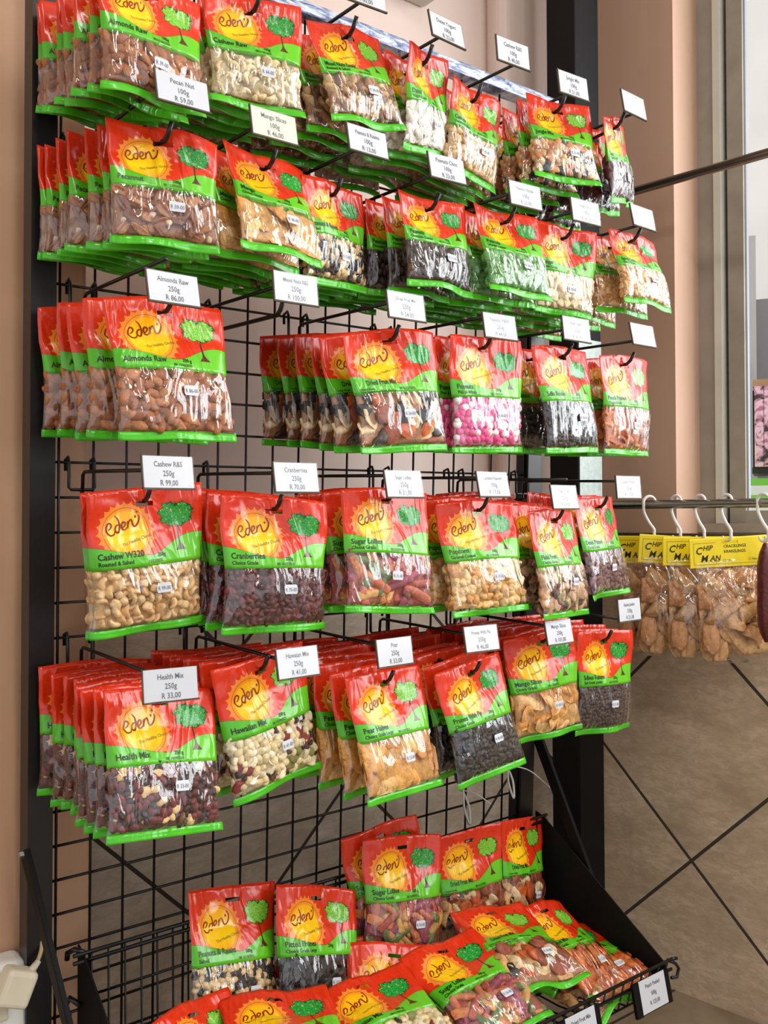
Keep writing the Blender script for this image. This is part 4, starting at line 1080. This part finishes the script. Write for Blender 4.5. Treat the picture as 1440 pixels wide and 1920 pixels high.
def crackling_bag():
    W, H = .158, .275
    bag = Bag(W, H, .060, .040, .028, 777, .6); bag.strip = .004
    root = empty('crackling_bag', (0, 0, 0)); tag(root, '', 'snack bag', 'crackling bags hung along the lower rail')
    def F(u, v): 
        p = Vector(((u-.5)*.172, -.0016+.003*math.sin(u*5+1)*(v/.062), .012-v)); return p
    mb = MB(); us = [i/20 for i in range(21)]; vs = [0, .004, .0075, .0135, .02, .035, .050, .062]
    verts = []; faces = []
    for sd in (0, .003):
        for v in vs:
            for u in us: p = F(u, v); verts.append((p.x, p.y+sd, p.z))
    nu = 21; B = nu*len(vs)
    for j in range(len(vs)-1):
        for i in range(20):
            if j == 2 and 8 <= i <= 11: continue
            a = j*nu+i; faces += [(a, a+nu, a+nu+1, a+1), (B+a, B+a+1, B+a+nu+1, B+a+nu)]
    for i in range(20): faces.append((i, i+1, B+i+1, B+i))
    mb.add(verts, faces); hd = mb.build('header_card', M['yellow'], root, smooth=True)
    ink = MB()
    def put(vs_, fs_): ink.add([tuple(F(.5+x/.172, y)+Vector((0, -.0006, 0))) for x, y in vs_], fs_)
    for s_, x, y, sz, sh, b in (('C', -.0745, .0335, .0215, .25, .02), ('HIP', -.0585, .0260, .0150, .25, .014), ('M', -.0640, .0505, .0215, .25, .012), ('AN', -.0435, .0485, .0165, .25, .014),
                           ('CRACKLINGS', -.014, .022, .0088, 0, .014), ('KRAKELINGS', -.014, .033, .0088, 0, .014)):
        v_, f_ = text_mesh(s_, b); put([(x+(a+sh*c)*sz*.9, y-c*sz) for a, c in v_], f_)
    def bar(x0, x1, y0, y1): put([(x0, y0), (x0, y1), (x1, y1), (x1, y0)], [(0, 1, 2, 3)])
    for k in range(9):                                   # frame lines
        a, b_ = -.078+k*.0173, -.078+(k+1)*.0173
        bar(a, b_, .0555, .0560)
    bar(-.078, -.0775, .010, .0558); bar(.0775, .078, .010, .0558); bar(-.078, -.03, .010, .0105)
    for x, s_ in ((-.045, 'Barbeque'), (-.008, 'Salted'), (.045, 'Plain')):
        bar(x-.008, x-.003, .0458, .0463); bar(x-.008, x-.003, .0503, .0508); bar(x-.0081, x-.0077, .0458, .0508); bar(x-.0034, x-.003, .0458, .0508)
        v_, f_ = text_mesh(s_, .01); put([(x+a*.0055, .0505-c*.0055) for a, c in v_], f_)
    ink.build('lettering', M['inkblack'], hd)
    us = [i/30 for i in range(31)]; vv = [.055+(H-.055)*k/34 for k in range(35)]
    me = grid_mesh(bag, us, vv, .002, None, .003, False, 'pouch', [M['film']]); link('clear_pouch', me, root)
    c = link('cracklings', contents_mesh(bag, 'cracklings', CRK, 9, .20, .72, False, (0, 1, 2, 3)), root); tag(c, kind='stuff')
    return root
def s_hook(x, y, z, rz, label):
    pts = []
    R = .0145
    for k in range(0, 9): a = math.radians(-20+k*27); pts.append((R*math.cos(a), 0, .004+R*math.sin(a)))
    pts += [(-.013, 0, -.018), (-.002, 0, -.040), (.010, 0, -.056)]
    for k in range(0, 7): a = math.radians(20-k*32); pts.append((.0+.011*math.cos(a), 0, -.068+.011*math.sin(a)))
    mb = MB(); P = smooth_path(pts, 3); n_ = len(P)
    mb.tube(P, .0034, 10, 0, [1-.35*(abs(2*i/(n_-1)-1)**4) for i in range(n_)])
    o = mb.build('s_hook', M['white'], smooth=True); o.location = (x, y, z); o.rotation_euler = (0, 0, rz)
    return tag(o, label, 's hook', 'white S hooks on the lower rail')
CB = crackling_bag(); zr = ZO-.0605
lab = ['crackling bag farthest back on the rail, mostly covered by its neighbours', 'second crackling bag from the display stand, under the second white hook', 'third crackling bag from the display stand', 'nearest crackling bag, its whole yellow header readable']
hl = ['bent white S hook nearest the display stand, turned broadside', 'white S hook holding the second crackling bag', 'white S hook holding the third crackling bag', 'white S hook holding the crackling bag with the whole header showing']
for k, (al, yaw, ry) in enumerate([(.336, -68, 0), (.402, -42, 4), (.458, -38, 0), (.518, -36, -3)]):
    p = side(al, -.12); d = Vector((p[0], p[1], 0))
    b = CB if k == 0 else cp_tree(CB)
    b['label'] = lab[k]
    b.location = (p[0], p[1]-.006, zr-.083); b.rotation_euler = (0, math.radians(ry), math.radians(yaw))
    s_hook(p[0], p[1], zr, math.radians(-30 if k == 0 else -96), hl[k])
# the cured sausage at the picture edge
p = side(.602, -.13)
s_hook(p[0], p[1], zr, math.radians(-96), 'white S hook holding the dark sausage at the picture edge')
sg = empty('cured_sausage', (p[0]+.006, p[1], zr-.075), 'dark red cured sausage hanging at the right picture edge', 'sausage')
mb = MB(); pts = [(0, 0, -.008-k*.0185) for k in range(12)]
mb.tube(pts, .017, 18, 0, [.25, .7, .93, 1.02, .98, 1.03, 1.0, 1.04, 1.0, .95, .7, .2]); mb.build('sausage', M['salami'], sg, smooth=True)
mb = MB(); mb.tube([(0, 0, .006), (0, 0, -.010)], .003, 8); mb.build('string_knot', M['cream'], sg, smooth=True)

# ------------------------------------------------------------------ small things on the walls
dv = empty('wall_device', (.905, .30, ZO+1.12), 'pale grey boxed device on the rear wall above the labels', 'wall box')
mb = MB().box(-.070, .055, -.12, .02, -.028, .07); d_ = mb.build('housing', plain('pale_grey_plastic', lin(196,190,180), .5), dv); bevel(d_, .008)
mb = MB()
for k in range(6): mb.box(-.060, .02, -.115+k*.014, -.113+k*.014, -.030, -.0275)
mb.build('vent_slots', M['alu_dark'], dv)
so = empty('socket_box', (-.075, .080, ZO-.755), 'white wall socket box low on the tan wall', 'socket')
mb = MB().box(-.06, .038, -.055, 0, -.075, .055); o = mb.build('housing', M['white'], so); bevel(o, .014, 4)
mb = MB().box(-.05, .008, -.062, -.050, -.02, .03); o = mb.build('switch_plate', M['cream'], so); bevel(o, .004)
pg = empty('plug', (-.055, .005, ZO-.722), 'cream plug in the socket with a beige cable running up', 'plug')
mb = MB().box(-.030, .014, -.020, .012, -.028, .022, 0, Matrix.Rotation(.4, 3, 'Y')); o = mb.build('plug_body', M['cream'], pg); bevel(o, .007, 3)
mb = MB(); mb.tube([(.008, -.004, .010), (.024, -.002, .026)], .0065, 12, 0, [1, .6]); o = mb.build('strain_relief', M['cream'], pg, smooth=True)
mb = MB(); mb.tube(smooth_path([(.022, -.002, .024), (.032, .010, .040), (.041, .035, .080), (.046, .050, .130), (.050, .056, .22)]), .0030, 8)
mb.build('cable', M['beige'], pg, smooth=True)

# lamp housings on the ceiling
for k, (lx, ly) in enumerate([(-.30, -1.75), (-.30, -3.3), (1.0, -2.3)]):
    t = empty('ceiling_light', (lx, ly, 3.0), ['ceiling batten light nearest the display stand', 'ceiling batten light at the back of the shop', 'ceiling batten light nearest the window'][k], 'ceiling light', 'batten lights on the ceiling')
    MB().box(-.13, .13, -.64, .64, -.05, 0).build('housing', M['white'], t)
